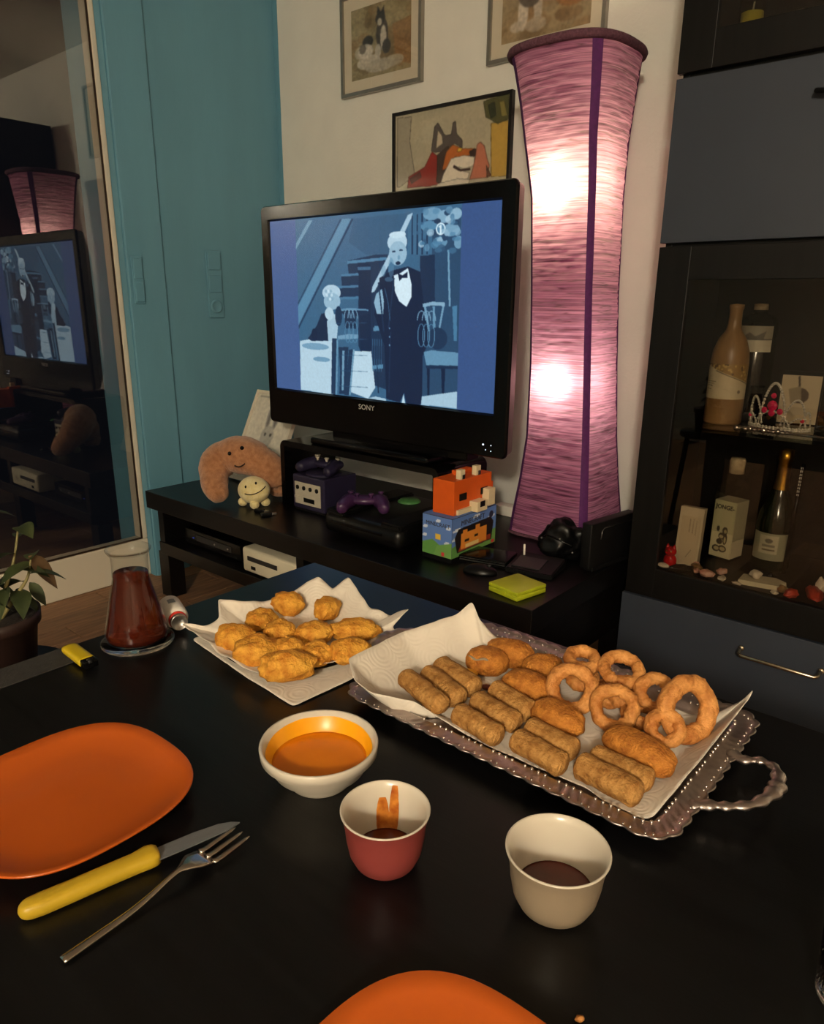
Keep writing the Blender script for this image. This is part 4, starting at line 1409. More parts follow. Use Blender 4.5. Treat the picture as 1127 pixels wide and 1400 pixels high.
# boxed blocky toy
bx = thing('toy_box', 'blue printed toy carton carrying the orange blocky toy', 'box', (-1.364, 1.855, HS))
q = L(bx)
box('carton', (-1.424, 1.735, HS + .016), (-1.306, 1.976, .627), M['blue_panel'], bx, bev=.001, loc=q)
box('black_base', (-1.4235, 1.7355, HS), (-1.3065, 1.9755, HS + .016), M['black_matt'], bx, bev=0, loc=q)


def sky_print(w_, h_, picture):
    c = Canvas(w_, h_, (92, 128, 196))
    for u, vv in ((.12, .3), (.9, .24), (.1, .52), (.85, .62), (.55, .1)):
        c.rect(u - .06, vv - .03, u + .06, vv + .03, (214, 222, 236))
        c.rect(u - .1, vv, u + .03, vv + .05, (214, 222, 236))
    c.poly([(0, .72), (.35, .6), (.6, .72), (1, .86), (1, 1), (0, 1)], (96, 150, 74))
    c.poly([(.5, .74), (1, .6), (1, 1), (.4, 1)], (110, 160, 82))
    if picture:
        c.poly([(.12, .9), (.06, .5), (.14, .3), (.86, .26), (.94, .4), (.9, .88)], (26, 20, 22))
        c.poly([(.14, .88), (.2, .7), (.88, .72), (.88, .86)], (150, 56, 26))
        c.rect(.2, .44, .78, .84, (226, 140, 50))
        c.rect(.24, .36, .34, .46, (226, 140, 50))
        c.rect(.52, .34, .62, .46, (226, 140, 50))
        c.rect(.28, .62, .38, .68, (40, 24, 20))
        c.rect(.5, .58, .58, .64, (40, 24, 20))
        c.rect(.3, .74, .6, .84, (240, 206, 140))
        c.ell((.88, .2), .05, .09, (40, 44, 70))
        c.rect(.9, .9, .97, .98, (210, 50, 60))
    else:
        c.rect(.44, .44, .62, .58, (230, 190, 70))
        c.rect(.66, .88, .76, .98, (210, 50, 60))
    c.blur(1)
    return c


print_mesh('front_print', sky_print(90, 100, False), .118, .129, M['print'], bx, (q[0] - 1.424, q[1] + 1.7344, q[2] + HS + .0165))
print_mesh('side_print', sky_print(160, 100, True), .241, .129, M['print'], bx, (q[0] - 1.3054, q[1] + 1.735, q[2] + HS + .0165), (0, 0, R(90)))
cvt = Canvas(60, 110, (92, 128, 196))
for u, vv in ((.2, .2), (.7, .3), (.3, .6), (.8, .8)):
    cvt.rect(u - .12, vv - .03, u + .1, vv + .03, (150, 170, 214))
print_mesh('top_print', cvt, .118, .241, M['print'], bx, (q[0] - 1.424, q[1] + 1.735, q[2] + .6276), (R(-90), 0, 0))
text('box_lettering', 'MINECRAFT', .0185, M['mid_grey_text'], bx, (q[0] - 1.362, q[1] + 1.7338, q[2] + .599), (R(90), 0, 0), sx=.98)
text('box_lettering', 'MINECRAFT', .024, M['mid_grey_text'], bx, (q[0] - 1.3048, q[1] + 1.845, q[2] + .603), (R(90), 0, R(90)), sx=1.0)
ty = thing('blocky_toy', 'orange blocky toy animal with cream muzzle sitting on the blue carton', 'toy', (-1.364, 1.865, .628))
q = L(ty)
box('body', (-1.406, 1.762, .628), (-1.322, 1.965, .738), M['toy_orange'], ty, bev=.001, loc=q)
box('tail_block', (-1.40, 1.965, .632), (-1.335, 1.995, .70), M['toy_orange'], ty, bev=.001, loc=q)
for y in (1.80, 1.885):
    e_ = box('ear', (-1.345, y, .738), (-1.327, y + .024, .768), M['toy_cream'], ty, bev=.0008, loc=q)
    box('ear_inner', (-1.3275, y + .01, .738), (-1.3255, y + .022, .752), M['dark_grey'], e_, bev=0)
box('back_block', (-1.40, 1.85, .738), (-1.37, 1.93, .75), M['toy_orange'], ty, bev=.001, loc=q)
for y in (1.79, 1.905):
    box('eye', (-1.3225, y, .672), (-1.3195, y + .036, .694), M['black_matt'], ty, bev=0, loc=q)
box('jaw_band', (-1.3225, 1.775, .629), (-1.3135, 1.91, .645), M['toy_cream'], ty, bev=.0008, loc=q)
mz = box('muzzle', (-1.3225, 1.845, .629), (-1.29, 1.90, .662), M['toy_cream'], ty, bev=.0008, loc=q)
box('nose', (-1.291, 1.86, .644), (-1.2885, 1.885, .662), M['black_matt'], mz, bev=0)
box('cheek', (-1.3225, 1.915, .636), (-1.295, 1.95, .692), M['toy_cream'], ty, bev=.0008, loc=q)

# lime case
lc = thing('square_case', 'square lime-yellow plastic case at the right front of the stand', 'case', (-1.028, 1.682, HS), R(-11))
box('bottom_shell', (-.056, -.06, 0), (.056, .06, .014), M['lime'], lc, bev=.003, seg=3)
box('lid', (-.056, -.06, .0145), (.056, .06, .026), M['lime'], lc, bev=.003, seg=3)
box('clasp', (-.012, -.063, .006), (.012, -.059, .02), M['lime'], lc, bev=.001)
# handheld, mouse, dock
hh = thing('handheld_console', 'black handheld device with silver edge in front of the toy carton', 'handheld', (-1.235, 1.84, HS), R(14))
box('body', (-.085, -.05, .004), (.075, .06, .024), M['black_gloss'], hh, bev=.004, seg=3)
box('silver_edge', (-.08, -.0515, .009), (.07, -.0495, .013), M['silver'], hh, bev=0)
box('silver_edge', (-.08, -.0515, .017), (.07, -.0495, .019), M['silver'], hh, bev=0)
box('foot', (-.08, -.04, 0), (.07, .05, .005), M['black_matt'], hh, bev=0)
ms = thing('computer_mouse', 'black oval mouse at the front of the stand left of the lime case', 'mouse', (-1.195, 1.735, HS), R(20))
v, f = sphere_geo((0, 0, 0), (.055, .032, .028), 3)
v = [Vector((p.x, p.y, max(0, p.z) + (0.0 if p.z > 0 else 0))) for p in v]
mesh('shell', v, f, M['black_soft'], ms, smooth=True)
tube('scroll_wheel', [(.028, -.004, .025), (.028, .004, .025)], .006, M['dark_grey'], ms, 12)
dk = thing('charging_dock', 'black wedge-shaped charging dock with grey top beside the lime case', 'dock', (-1.08, 1.865, HS), R(10))
bm = bmesh.new()
vs, _ = add_box(bm, (-.075, -.06, 0), (.075, .07, .03))
for p in bm.verts:
    if p.co.z > .02 and p.co.y < 0:
        p.co.z = .016
bmesh.ops.bevel(bm, geom=list(bm.edges), offset=.003, segments=2, affect='EDGES')
bm_obj('base', bm, M['black_matt'], dk)
box('grey_top', (-.06, -.045, .0), (.03, .03, .004), M['dark_grey'], dk, bev=.001, loc=(0, 0, .0225), rot=(R(6.2), 0, 0))
tube('white_pin', [(-.055, .045, .022), (-.056, .045, .062)], .0035, M['white_plastic'], dk, 8)
pu = thing('black_pouch', 'crumpled glossy black pouch in front of the pink lamp', 'pouch', (-1.075, 2.03, HS))
blob('bag', (.075, .06, .07), M['black_soft'], pu, (0, 0, .058), (0, 0, .4), seed=3, lump=.3, fine=.07, ffreq=4, flat=.83)
tube('drawstring', spline([(-.05, -.05, .07), (-.02, -.065, .085), (.02, -.06, .075), (.055, -.045, .06)], 20), .003, M['black_gloss'], pu, 6)
for x, z in ((-.05, .07), (.015, .08), (.062, .045)):
    v, f = sphere_geo((x, -.058, z), .0035, 2)
    mesh('metal_stud', v, f, M['silver'], pu, smooth=True)
# upright slim console
uc = thing('upright_console', 'slim black console standing on edge at the right end of the stand', 'game console', (-.958, 1.95, HS), R(-9))
box('shell', (-.02, 0, .012), (.016, .24, .155), M['black_matt'], uc, bev=.004, seg=3)
tube('side_groove', [(.0165, .05, .10), (.0165, .055, .125), (.0165, .065, .133), (.0165, .23, .133)], .0012, M['silver'], uc, 6)
box('stand_foot', (-.02, .02, 0), (.016, .22, .014), M['black_matt'], uc, bev=.002)
# white adapter
ad = thing('white_adapter', 'white power adapter on the stand between riser and pink lamp', 'adapter', (-1.50, 2.33, HS), R(0))
box('housing', (-.035, -.025, 0), (.05, .025, .04), M['white_plastic'], ad, bev=.004, seg=3)
tube('cord', spline([(.05, 0, .015), (.075, .01, .006), (.09, .04, .004)], 12), .003, M['white_plastic'], ad, 8)
# devices on the shelf of the stand
wc = thing('white_console', 'ivory game console lying on the open shelf of the stand', 'game console', (-2.03, 1.78, .262))
q = L(wc)
box('shell', (-2.22, 1.608, .268), (-1.87, 1.88, .366), M['ivory_console'], wc, bev=.012, seg=4, loc=q)
box('disc_tray', (-2.185, 1.6055, .318), (-2.01, 1.611, .336), M['dark_grey'], wc, bev=.001, loc=q)
box('usb_port', (-2.165, 1.6055, .286), (-2.14, 1.611, .299), M['black_matt'], wc, bev=.0, loc=q)
lathe('power_button', [(0, .004), (.014, .004), (.016, 0)], M['grey_panel'], wc, 24, loc=(q[0] - 1.955, q[1] + 1.609, q[2] + .31), rot=(R(90), 0, 0))
box('foot', (-2.2, 1.66, .262), (-1.94, 1.88, .27), M['dark_grey'], wc, bev=0, loc=q)
dp = thing('disc_player', 'dark disc player with a tiny blue light on the left of the open shelf', 'disc player', (-2.5, 1.75, .262))
q = L(dp)
box('case', (-2.69, 1.66, .268), (-2.3, 1.93, .335), M['black_gloss'], dp, bev=.003, loc=q)
box('display', (-2.60, 1.657, .293), (-2.36, 1.6605, .318), M['dark_grey'], dp, bev=0, loc=q)
box('foot', (-2.67, 1.68, .262), (-2.32, 1.91, .27), M['black_matt'], dp, bev=0, loc=q)
v, f = sphere_geo((-2.625, 1.659, .30), (.007, .003, .003), 2)
mesh('blue_light', v, f, M['led_blue'], dp, q)
for x in (-2.47, -2.38):
    v, f = sphere_geo((x, 1.656, .305), .004, 2)
    mesh('knob', v, f, M['silver'], dp, q)

# ------------------------------------------------------------------ dining table
TZ = .75
TX0, TX1, TY0, TY1 = -1.08, .55, -.08, .962
tb = thing('dining_table', 'black wood-veneer dining table set with snacks', 'table', ((TX0 + TX1) / 2, (TY0 + TY1) / 2, 0))
q = L(tb)
box('tabletop', (TX0, TY0, TZ - .05), (TX1, TY1, TZ), M['table'], tb, bev=.002, loc=q)
for x in (TX0 + .02, TX1 - .09):
    for y in (TY0 + .02, TY1 - .09):
        box('leg', (x, y, 0), (x + .07, y + .07, TZ - .05), M['table'], tb, bev=.002, loc=q)
for lo, hi in (((TX0 + .09, TY1 - .06, TZ - .13), (TX1 - .09, TY1 - .04, TZ - .05)), ((TX0 + .09, TY0 + .04, TZ - .13), (TX1 - .09, TY0 + .06, TZ - .05)),
               ((TX0 + .04, TY0 + .09, TZ - .13), (TX0 + .06, TY1 - .09, TZ - .05)), ((TX1 - .06, TY0 + .09, TZ - .13), (TX1 - .04, TY1 - .09, TZ - .05))):
    box('apron', lo, hi, M['table'], tb, bev=.001, loc=q)


def sup(a, n):
    c, s = math.cos(a), math.sin(a)
    k = (abs(c) ** n + abs(s) ** n) ** (-1 / n)
    return k * c, k * s


def sup_dish(name, prof, m, parent, n=2.8, seg=96, loc=(0, 0, 0), rz=0, ay=1.0):
    """prof: (radius, z, exponent)"""
    v, f = [], []
    for r, z, e in prof:
        for k in range(seg):
            x, y = sup(2 * math.pi * k / seg, e)
            v.append((r * x, r * y * ay, z))
    for i in range(len(prof) - 1):
        for k in range(seg):
            l = (k + 1) % seg
            f.append((i * seg + k, i * seg + l, (i + 1) * seg + l, (i + 1) * seg + k))
    f.append(tuple(range(seg))[::-1])
    f.append(tuple(range((len(prof) - 1) * seg, len(prof) * seg)))
    o = mesh(name, v, f, m, parent, loc, (0, 0, rz), True)
    return o


def orange_plate(label, x, y, rz):
    e = 2.7
    pf = [(r_ * .93, z_, e) for r_, z_ in ((.075, 0), (.08, 0), (.085, .004), (.112, .012), (.1245, .0195), (.1255, .0215), (.124, .0225), (.112, .0165), (.095, .0095), (.08, .007), (.03, .006))]
    o = sup_dish('dinner_plate', pf, M['orange_plate'], None, loc=(x, y, TZ), rz=rz)
    return tag(o, label, 'plate', 'orange dinner plates')


orange_plate('orange rounded-square plate at the left behind knife and fork', -.704, .271, R(0))
orange_plate('orange rounded-square plate cut off by the bottom of the picture', -.190, .254, R(0))

# knife
kn = thing('table_knife', 'small knife with yellow plastic handle beside the orange plate', 'knife', (-.588, .168, TZ), math.atan2(.199, .047))
hx = [0, .0008, .002, .004, .007, .02, .045, .075, .1, .112, .118, .122]
up_ = [.0005, .0035, .0055, .0072, .0088, .0102, .0096, .0104, .0106, .0142, .0132, .0088]
lo_ = [-.0005, -.0035, -.0055, -.0072, -.0088, -.0108, -.0104, -.0096, -.0096, -.0108, -.0104, -.0078]
xs = np.concatenate([[0, .0008, .002, .004], np.linspace(.006, .122, 36)])
v, f = [], []
NS = 14
for x in xs:
    a, b = np.interp(x, hx, up_), np.interp(x, hx, lo_)
    cy, hw = (a + b) / 2, (a - b) / 2
    for k in range(NS):
        t = 2 * math.pi * k / NS
        e_ = .7
        v.append((x, cy + hw * math.copysign(abs(math.cos(t)) ** e_, math.cos(t)), .0085 + .0082 * min(1, hw / .0092) * math.copysign(abs(math.sin(t)) ** e_, math.sin(t))))
for i in range(39):
    for k in range(NS):
        l = (k + 1) % NS
        f.append((i * NS + k, i * NS + l, (i + 1) * NS + l, (i + 1) * NS + k))
f += [tuple(range(NS))[::-1], tuple(range(39 * NS, 40 * NS))]
mesh('handle', v, f, M['yellow_handle'], kn, smooth=True)
bm = bmesh.new()
o_l = [(.116, .0085), (.16, .0085), (.185, .006), (.197, .0015), (.204, -.004), (.19, -.0075), (.16, -.0085), (.116, -.0085)]
for zz in (.008, .0095):
    bm.faces.new([bm.verts.new((x, y, zz)) for x, y in o_l])
bm.verts.ensure_lookup_table()
n_ = len(o_l)
for i in range(n_):
    j = (i + 1) % n_
    bm.faces.new((bm.verts[i], bm.verts[j], bm.verts[n_ + j], bm.verts[n_ + i]))
bm_obj('blade', bm, M['blade'], kn)

# fork
fk = thing('table_fork', 'steel three-tined fork lying below the yellow knife', 'fork', (-.517, .173, TZ), math.atan2(.184, -.008))


def fz(x):
    return .0035 + .010 * math.exp(-((x - .118) / .035) ** 2) + .004 * max(0, (x - .15) / .035) - .002 * math.exp(-((x - .145) / .012) ** 2)


hx = [0, .003, .05, .1, .112, .12, .128]
hw = [.0050, .0054, .0046, .0030, .0034, .0078, .0125]
v, f = [], []
xs = list(np.linspace(0, .128, 40)) + [.138, .146]
for x in xs:
    w_ = np.interp(x, hx + [.138, .146], hw + [.0135, .0135])
    for y, dz in ((-w_, 0), (-w_ * .6, .0012), (0, .0016), (w_ * .6, .0012), (w_, 0), (w_ * .6, -.001), (0, -.0012), (-w_ * .6, -.001)):
        dish = -.0014 * (1 - (y / (w_ + 1e-6)) ** 2) * max(0, min(1, (x - .118) / .02))
        v.append((x, y, fz(x) + dz + dish))
for i in range(len(xs) - 1):
    for k in range(8):
        l = (k + 1) % 8
        f.append((i * 8 + k, (i + 1) * 8 + k, (i + 1) * 8 + l, i * 8 + l))
f += [tuple(range(8)), tuple(range((len(xs) - 1) * 8, len(xs) * 8))[::-1]]
mesh('handle', v, f, M['steel'], fk, smooth=True)
for y0, y1 in ((-.0106, -.0106), (0, 0), (.0106, .0106)):
    pts = [(x, y0 + (y1 - y0) * t, fz(x)) for t, x in ((t, .143 + .044 * t) for t in np.linspace(0, 1, 10))]
    tube('tine', pts, [.0034, .0033, .0032, .0031, .0030, .0029, .0028, .0026, .0021, .0008], M['steel'], fk, 8, flat=.6)

# ------------------------------------------------------------------ bowls and cups
bo = thing('dip_bowl', 'white bowl filled with orange dip', 'bowl', (-.5376, .477, TZ))
lathe('bowl', [(0, .004), (.03, .004), (.031, 0), (.035, 0), (.036, .003), (.052, .018), (.0605, .033), (.0625, .036), (.0655, .037), (.0665, .047), (.0655, .0495), (.063, .049), (.060, .038), (.05, .022), (.034, .01), (0, .008)], M['porcelain'], bo, 72)
N_ = 72
pf, fl = [], []
v, f = [], []
for i, (r0, z0) in enumerate(((.047, .0185), (.0525, .0262), (.058, .0345), (.0608, .0412))):
    for k in range(N_):
        a = 2 * math.pi * k / N_
        hi = .55 + .45 * (.5 + .5 * math.cos(a - R(138))) + .06 * noise.noise(Vector((math.cos(a) * 3, math.sin(a) * 3, 0)))
        t = i / 3 * hi
        zz = .0185 + t * (.0435 - .0185)
        rr_ = np.interp(zz, [.01, .022, .038, .049], [.034, .05, .06, .063]) - .0004
        v.append((rr_ * math.cos(a), rr_ * math.sin(a), zz))
for i in range(3):
    for k in range(N_):
        l = (k + 1) % N_
        f.append((i * N_ + k, i * N_ + l, (i + 1) * N_ + l, (i + 1) * N_ + k))
mesh('dip_film', v, f, M['sauce_film'], bo, smooth=True)
lathe('dip', [(0, .0275), (.03, .0272), (.048, .0268), (.0528, .0272), (.0532, .0268), (.045, .018), (0, .012)], M['sauce_orange'], bo, 72)


def cup(name, label, x, y, r, h, mo, mi, fill, msauce):
    t = thing(name, label, 'cup', (x, y, TZ))
    lathe('outer', [(0, .003), (r * .5, .003), (r * .53, 0), (r * .58, 0), (r * .70, h * .08), (r * .81, h * .25), (r * .875, h * .5), (r * .905, h * .72), (r * .95, h * .88), (r * 1.0, h * .975)], mo, t, 64)
    lathe('lining', [(r * 1.0, h * .975), (r * 1.0, h * .99), (r * .985, h), (r * .955, h * .99), (r * .90, h * .88), (r * .855, h * .72), (r * .82, h * .5), (r * .75, h * .27), (r * .6, h * .12), (0, h * .09)], mi, t, 64)
    fr = np.interp(fill, [.09, .12, .27, .5], [0, .6, .75, .82]) * r
    lathe('sauce', [(0, h * fill), (fr * .95, h * fill), (fr * 1.0, h * fill + .0008), (fr * .9, h * fill - .006), (0, h * .09)], msauce, t, 48)
    return t


rc_ = cup('sauce_cup', 'terracotta-red cup with white lining and dark sauce smeared inside', -.3944, .4303, .043, .062, M['red_glaze'], M['porcelain'], .22, M['sauce_red'])
for a0, w_, z1 in ((137, .2, .046), (118, .15, .062 * .94)):
    v, f = [], []
    n1 = 16
    for i in range(n1):
        zz = .013 + (z1 - .013) * i / (n1 - 1)
        r_ = np.interp(zz / .062, [.12, .27, .5, .72, .88, .99], [.6, .75, .82, .855, .9, .955]) * .043 - .0006
        ww = w_ * (1 - .55 * (i / (n1 - 1)) ** 3)
        for k in range(7):
            a = R(a0) + ww * (k / 6 - .5) * 2 + .012 * noise.noise(Vector((i * .6, k, a0)))
            v.append((r_ * math.cos(a), r_ * math.sin(a), zz))
    for i in range(n1 - 1):
        for k in range(6):
            f.append((i * 7 + k, i * 7 + k + 1, i * 7 + k + 8, i * 7 + k + 7))
    mesh('sauce_smear', v, f, M['sauce_smear'], rc_, smooth=True)
cup('sauce_cup', 'cream-white cup with a little red-brown sauce, nearest on the right', -.244, .491, .0462, .062, M['cream_glaze'], M['porcelain'], .27, M['sauce_red'])


# ------------------------------------------------------------------ paper sheets
def sheet(name, outline, centre, m, parent=None, n=220, rings=30, start=.7, wr=.0012, seed=0, power=1.6, hole=None):
    P_ = [Vector(p) for p in outline]
    cum = [0]
    for i in range(len(P_)):
        cum.append(cum[-1] + (P_[(i + 1) % len(P_)] - P_[i]).length)
    pts = []
    for k in range(n):
        s = cum[-1] * k / n
        i = max(j for j in range(len(P_)) if cum[j] <= s)
        t = (s - cum[i]) / (cum[i + 1] - cum[i])
        pts.append(P_[i].lerp(P_[(i + 1) % len(P_)], t))
    for _ in range(2):
        pts = [(pts[i - 1] + pts[i] * 2 + pts[(i + 1) % n]) / 4 for i in range(n)]
    c = Vector(centre)
    v, f = [c.copy()], []
    for r in range(1, rings + 1):
        t = r / rings
        for k in range(n):
            o = pts[k]
            w_ = max(0, (t - start) / (1 - start)) ** power
            z = c.z + (o.z - c.z) * w_ + wr * w_ * noise.noise(Vector((o.x * 40 + seed, o.y * 40, t * 6)))
            v.append((c.x + (o.x - c.x) * t, c.y + (o.y - c.y) * t, z))
    for k in range(n):
        f.append((0, 1 + k, 1 + (k + 1) % n))
    for r in range(rings - 1):
        for k in range(n):
            l = (k + 1) % n
            f.append((1 + r * n + k, 1 + (r + 1) * n + k, 1 + (r + 1) * n + l, 1 + r * n + l))
    o = mesh(name, v, f, m, parent, smooth=True)
    s = o.modifiers.new('thickness', 'SOLIDIFY')
    s.thickness = .0006
    return o


tag(sheet('paper_towel', [(-.952, .584, .7525), (-.80, .566, .7525), (-.677, .557, .7525), (-.669, .662, .7535), (-.709, .816, .7525), (-.86, .85, .7525), (-.98, .845, .7525)], (-.82, .69, .7512), M['paper'], None, wr=.001, start=.3), 'flat white paper towel lying on the table under the nugget plate', 'paper towel')
gp = thing('glass_plate', 'clear glass plate carrying the nuggets', 'plate', (-.82, .688, .7522))
lathe('dish', [(0, .002), (.07, .002), (.072, 0), (.078, 0), (.082, .003), (.118, .0095), (.1195, .011), (.118, .0118), (.08, .006), (0, .005)], M['glass'], gp, 72)
tag(sheet('paper_towel', [(-0.967, 0.575, 0.777), (-0.935, 0.599, 0.778), (-0.933, 0.624, 0.78), (-0.965, 0.646, 0.8), (-0.929, 0.684, 0.79), (-0.919, 0.722, 0.785), (-0.924, 0.779, 0.785), (-0.894, 0.804, 0.812), (-0.87, 0.815, 0.788), (-0.852, 0.837, 0.812), (-0.779, 0.812, 0.785), (-0.739, 0.82, 0.778), (-0.695, 0.817, 0.802), (-0.713, 0.795, 0.776), (-0.687, 0.787, 0.77), (-0.688, 0.674, 0.768), (-0.722, 0.621, 0.774), (-0.726, 0.579, 0.776), (-0.747, 0.558, 0.774), (-0.802, 0.557, 0.774), (-0.841, 0.557, 0.775), (-0.89, 0.569, 0.776)],
          (-.82, .69, .7595), M['paper'], None, n=300, start=.55, wr=.004, power=1.5), 'crumpled white paper towel with raised corners under the chicken nuggets', 'paper towel')

# nuggets
NG = [((-0.888, 0.673), .024, .021, 110), ((-0.9, 0.738), .024, .019, 40), ((-0.839, 0.772), .019, .026, 40), ((-0.746, 0.746), .034, .021, 50), ((-0.856, 0.599), .026, .022, 30),
      ((-0.827, 0.66), .021, .02, 60), ((-0.787, 0.695), .027, .02, 45), ((-0.797, 0.593), .03, .025, 40), ((-0.767, 0.63), .022, .019, 20), ((-0.732, 0.65), .021, .021, 80), ((-0.73, 0.594), .034, .021, 55), ((-0.70, 0.687), .027, .021, 60)]
NL = ['nugget at the back left of the pile, beside the paper corner', 'nugget at the back, touching the one beside the paper spike', 'upright oval nugget alone at the back right of the pile', 'long nugget at the far right of the pile', 'nugget at the far left of the pile',
      'darker craggy nugget in the middle of the pile', 'nugget just right of the middle of the pile', 'broad flat nugget at the front left of the pile', 'small nugget in the centre front gap of the pile', 'small nugget between the centre and the right front one', 'long nugget nearest the viewer at the front edge', 'nugget at the front right, below the long right one']
for k, ((x, y), a, b, rz) in enumerate(NG):
    a, b = a * 1.14, b * 1.14
    hz = .0165 + .002 * ((k * 5) % 3)
    tag(blob('chicken_nugget', (a, b, hz), M['nug'], None, (x, y, .7605 + hz * .92), (0.06 * math.sin(k * 2.1), .06 * math.cos(k * 1.7), R(rz)), seed=k + 1, lump=.07, fine=.035, ffreq=7, flat=.9, sq=.88, mid=.14),
        'golden breaded ' + NL[k], 'nugget', 'chicken nuggets on the glass plate')

# ------------------------------------------------------------------ silver tray
tr_ = thing('serving_tray', 'silver rectangular serving tray with scalloped beaded rim and handles', 'tray', (-.413, .762, TZ))
AX, AY = .2265, .155


def tray_out(k, n, grow, scal=0):
    """rounded rectangle with optional scallops"""
    hx_, hy_, r_ = AX + grow, AY + grow, .034 + grow * .8
    per = [(hx_ - r_, hy_ - r_, 0), (-(hx_ - r_), hy_ - r_, 90), (-(hx_ - r_), -(hy_ - r_), 180), (hx_ - r_, -(hy_ - r_), 270)]
    segs = []
    lens = [2 * (hx_ - r_), 2 * (hy_ - r_)]
    arc = math.pi / 2 * r_
    tot = 2 * sum(lens) + 4 * arc
    s = tot * k / n
    i = 0
    order = [('a', 0), ('x', 0), ('a', 1), ('y', 1), ('a', 2), ('x', 2), ('a', 3), ('y', 3)]
    for kind, c in order:
        ln = arc if kind == 'a' else (lens[0] if kind == 'x' else lens[1])
        if s <= ln or (kind, c) == order[-1]:
            cx, cy, st_ = per[c]
            if kind == 'a':
                a = R(st_) + s / r_
                p = (cx + r_ * math.cos(a), cy + r_ * math.sin(a))
                nn = (math.cos(a), math.sin(a))
            else:
                a = R(st_ + 90)
                nn = (math.cos(a), math.sin(a))
                tdir = (-math.sin(a), math.cos(a))
                p = (cx + r_ * nn[0] + tdir[0] * s, cy + r_ * nn[1] + tdir[1] * s)
            break
        s -= ln
    return p[0] + nn[0] * scal, p[1] + nn[1] * scal


NT = 480
prof = [(-.19, .004, 0), (-.045, .004, 0), (-.034, .0045, 0), (-.029, .009, 0), (-.027, .0145, 0), (-.022, .0165, 0), (-.012, .0158, .0), (-.004, .0172, .4), (.0, .019, 1), (.0015, .0178, 1), (0, .016, 1), (-.012, .0135, 0), (-.026, .010, 0), (-.032, 0, 0), (-.19, 0, 0)]
v, f = [], []
for i, (g, z, sc) in enumerate(prof):
    for k in range(NT):
        g2 = max(g, -.12)
        wave = abs(math.sin(math.pi * k / NT * 62))
        x, y = tray_out(k, NT, g2, sc * (.0042 * wave - .002))
        zz = z
        if g in (-.012, -.004) and sc >= 0 and z > .014:
            zz += .0005 * math.sin(2 * math.pi * k / NT * 120)
        if sc >= 1:
            zz += .0012 * wave
        v.append((x, y, zz))
for i in range(len(prof) - 1):
    for k in range(NT):
        l = (k + 1) % NT
        f.append((i * NT + k, i * NT + l, (i + 1) * NT + l, (i + 1) * NT + k))
f += [tuple(range(NT))[::-1], tuple(range((len(prof) - 1) * NT, len(prof) * NT))]
mesh('dish', v, f, M['tray_silver'], tr_, smooth=True)
g = []
for k in range(150):
    x, y = tray_out(k, 150, -.0235)
    if k % 5 < 4 and not (x < -.105 and y < -.09) and not x < -.19:
        g.append(sphere_geo((x, y, .0165), .0021, 2))
for k in range(186):
    x, y = tray_out(k, 186, -.006)
    if k % 3 < 2:
        g.append(sphere_geo((x, y, .0168), .0015, 2))
v, f = join_geo(g)
bd = mesh('bead_rows', v, f, M['bead'], tr_, smooth=True)
bd['kind'] = 'stuff'
for s in (1, -1):
    hp = spline([(.218, -.075, .016), (.236, -.066, .020), (.254, -.058, .023), (.272, -.04, .025), (.281, -.012, .026), (.281, .008, .026), (.272, .036, .025), (.254, .046, .023), (.236, .040, .020), (.218, .052, .016)], 60)
    hp = [Vector((s * p.x, p.y, p.z)) for p in hp]
    rd = [.0058 + .0014 * math.sin(k * 1.25) + .0035 * math.exp(-((k - 30) / 7) ** 2) + .002 * math.exp(-((k - 4) / 4) ** 2) + .002 * math.exp(-((k - 55) / 4) ** 2) for k in range(60)]
    tube('handle', hp, rd, M['tray_silver'], tr_, 12, flat=.62)
tag(sheet('paper_towel', [(-0.645, 0.63, 0.806), (-0.608, 0.604, 0.798), (-0.578, 0.603, 0.79), (-0.55, 0.622, 0.785), (-0.535, 0.638, 0.781), (-0.511, 0.646, 0.768), (-0.439, 0.646, 0.758), (-0.36, 0.648, 0.758), (-0.297, 0.652, 0.758), (-0.277, 0.645, 0.758), (-0.227, 0.640, 0.761), (-0.219, 0.645, 0.763), (-0.216, 0.659, 0.768), (-0.208, 0.753, 0.784), (-0.203, 0.834, 0.796), (-0.198, 0.878, 0.808), (-0.197, 0.888, 0.818), (-0.206, 0.882, 0.80), (-0.232, 0.885, 0.772), (-0.262, 0.882, 0.757), (-0.325, 0.882, 0.757), (-0.44, 0.882, 0.757), (-0.50, 0.872, 0.766), (-0.555, 0.855, 0.785), (-0.579, 0.842, 0.812), (-0.597, 0.848, 0.835), (-0.61, 0.83, 0.815), (-0.649, 0.742, 0.803)],
          (-.40, .765, .7555), M['paper'], None, n=320, rings=40, start=.8, wr=.002, power=1.3), 'large white paper towel lining the silver tray with a raised flap', 'paper towel')


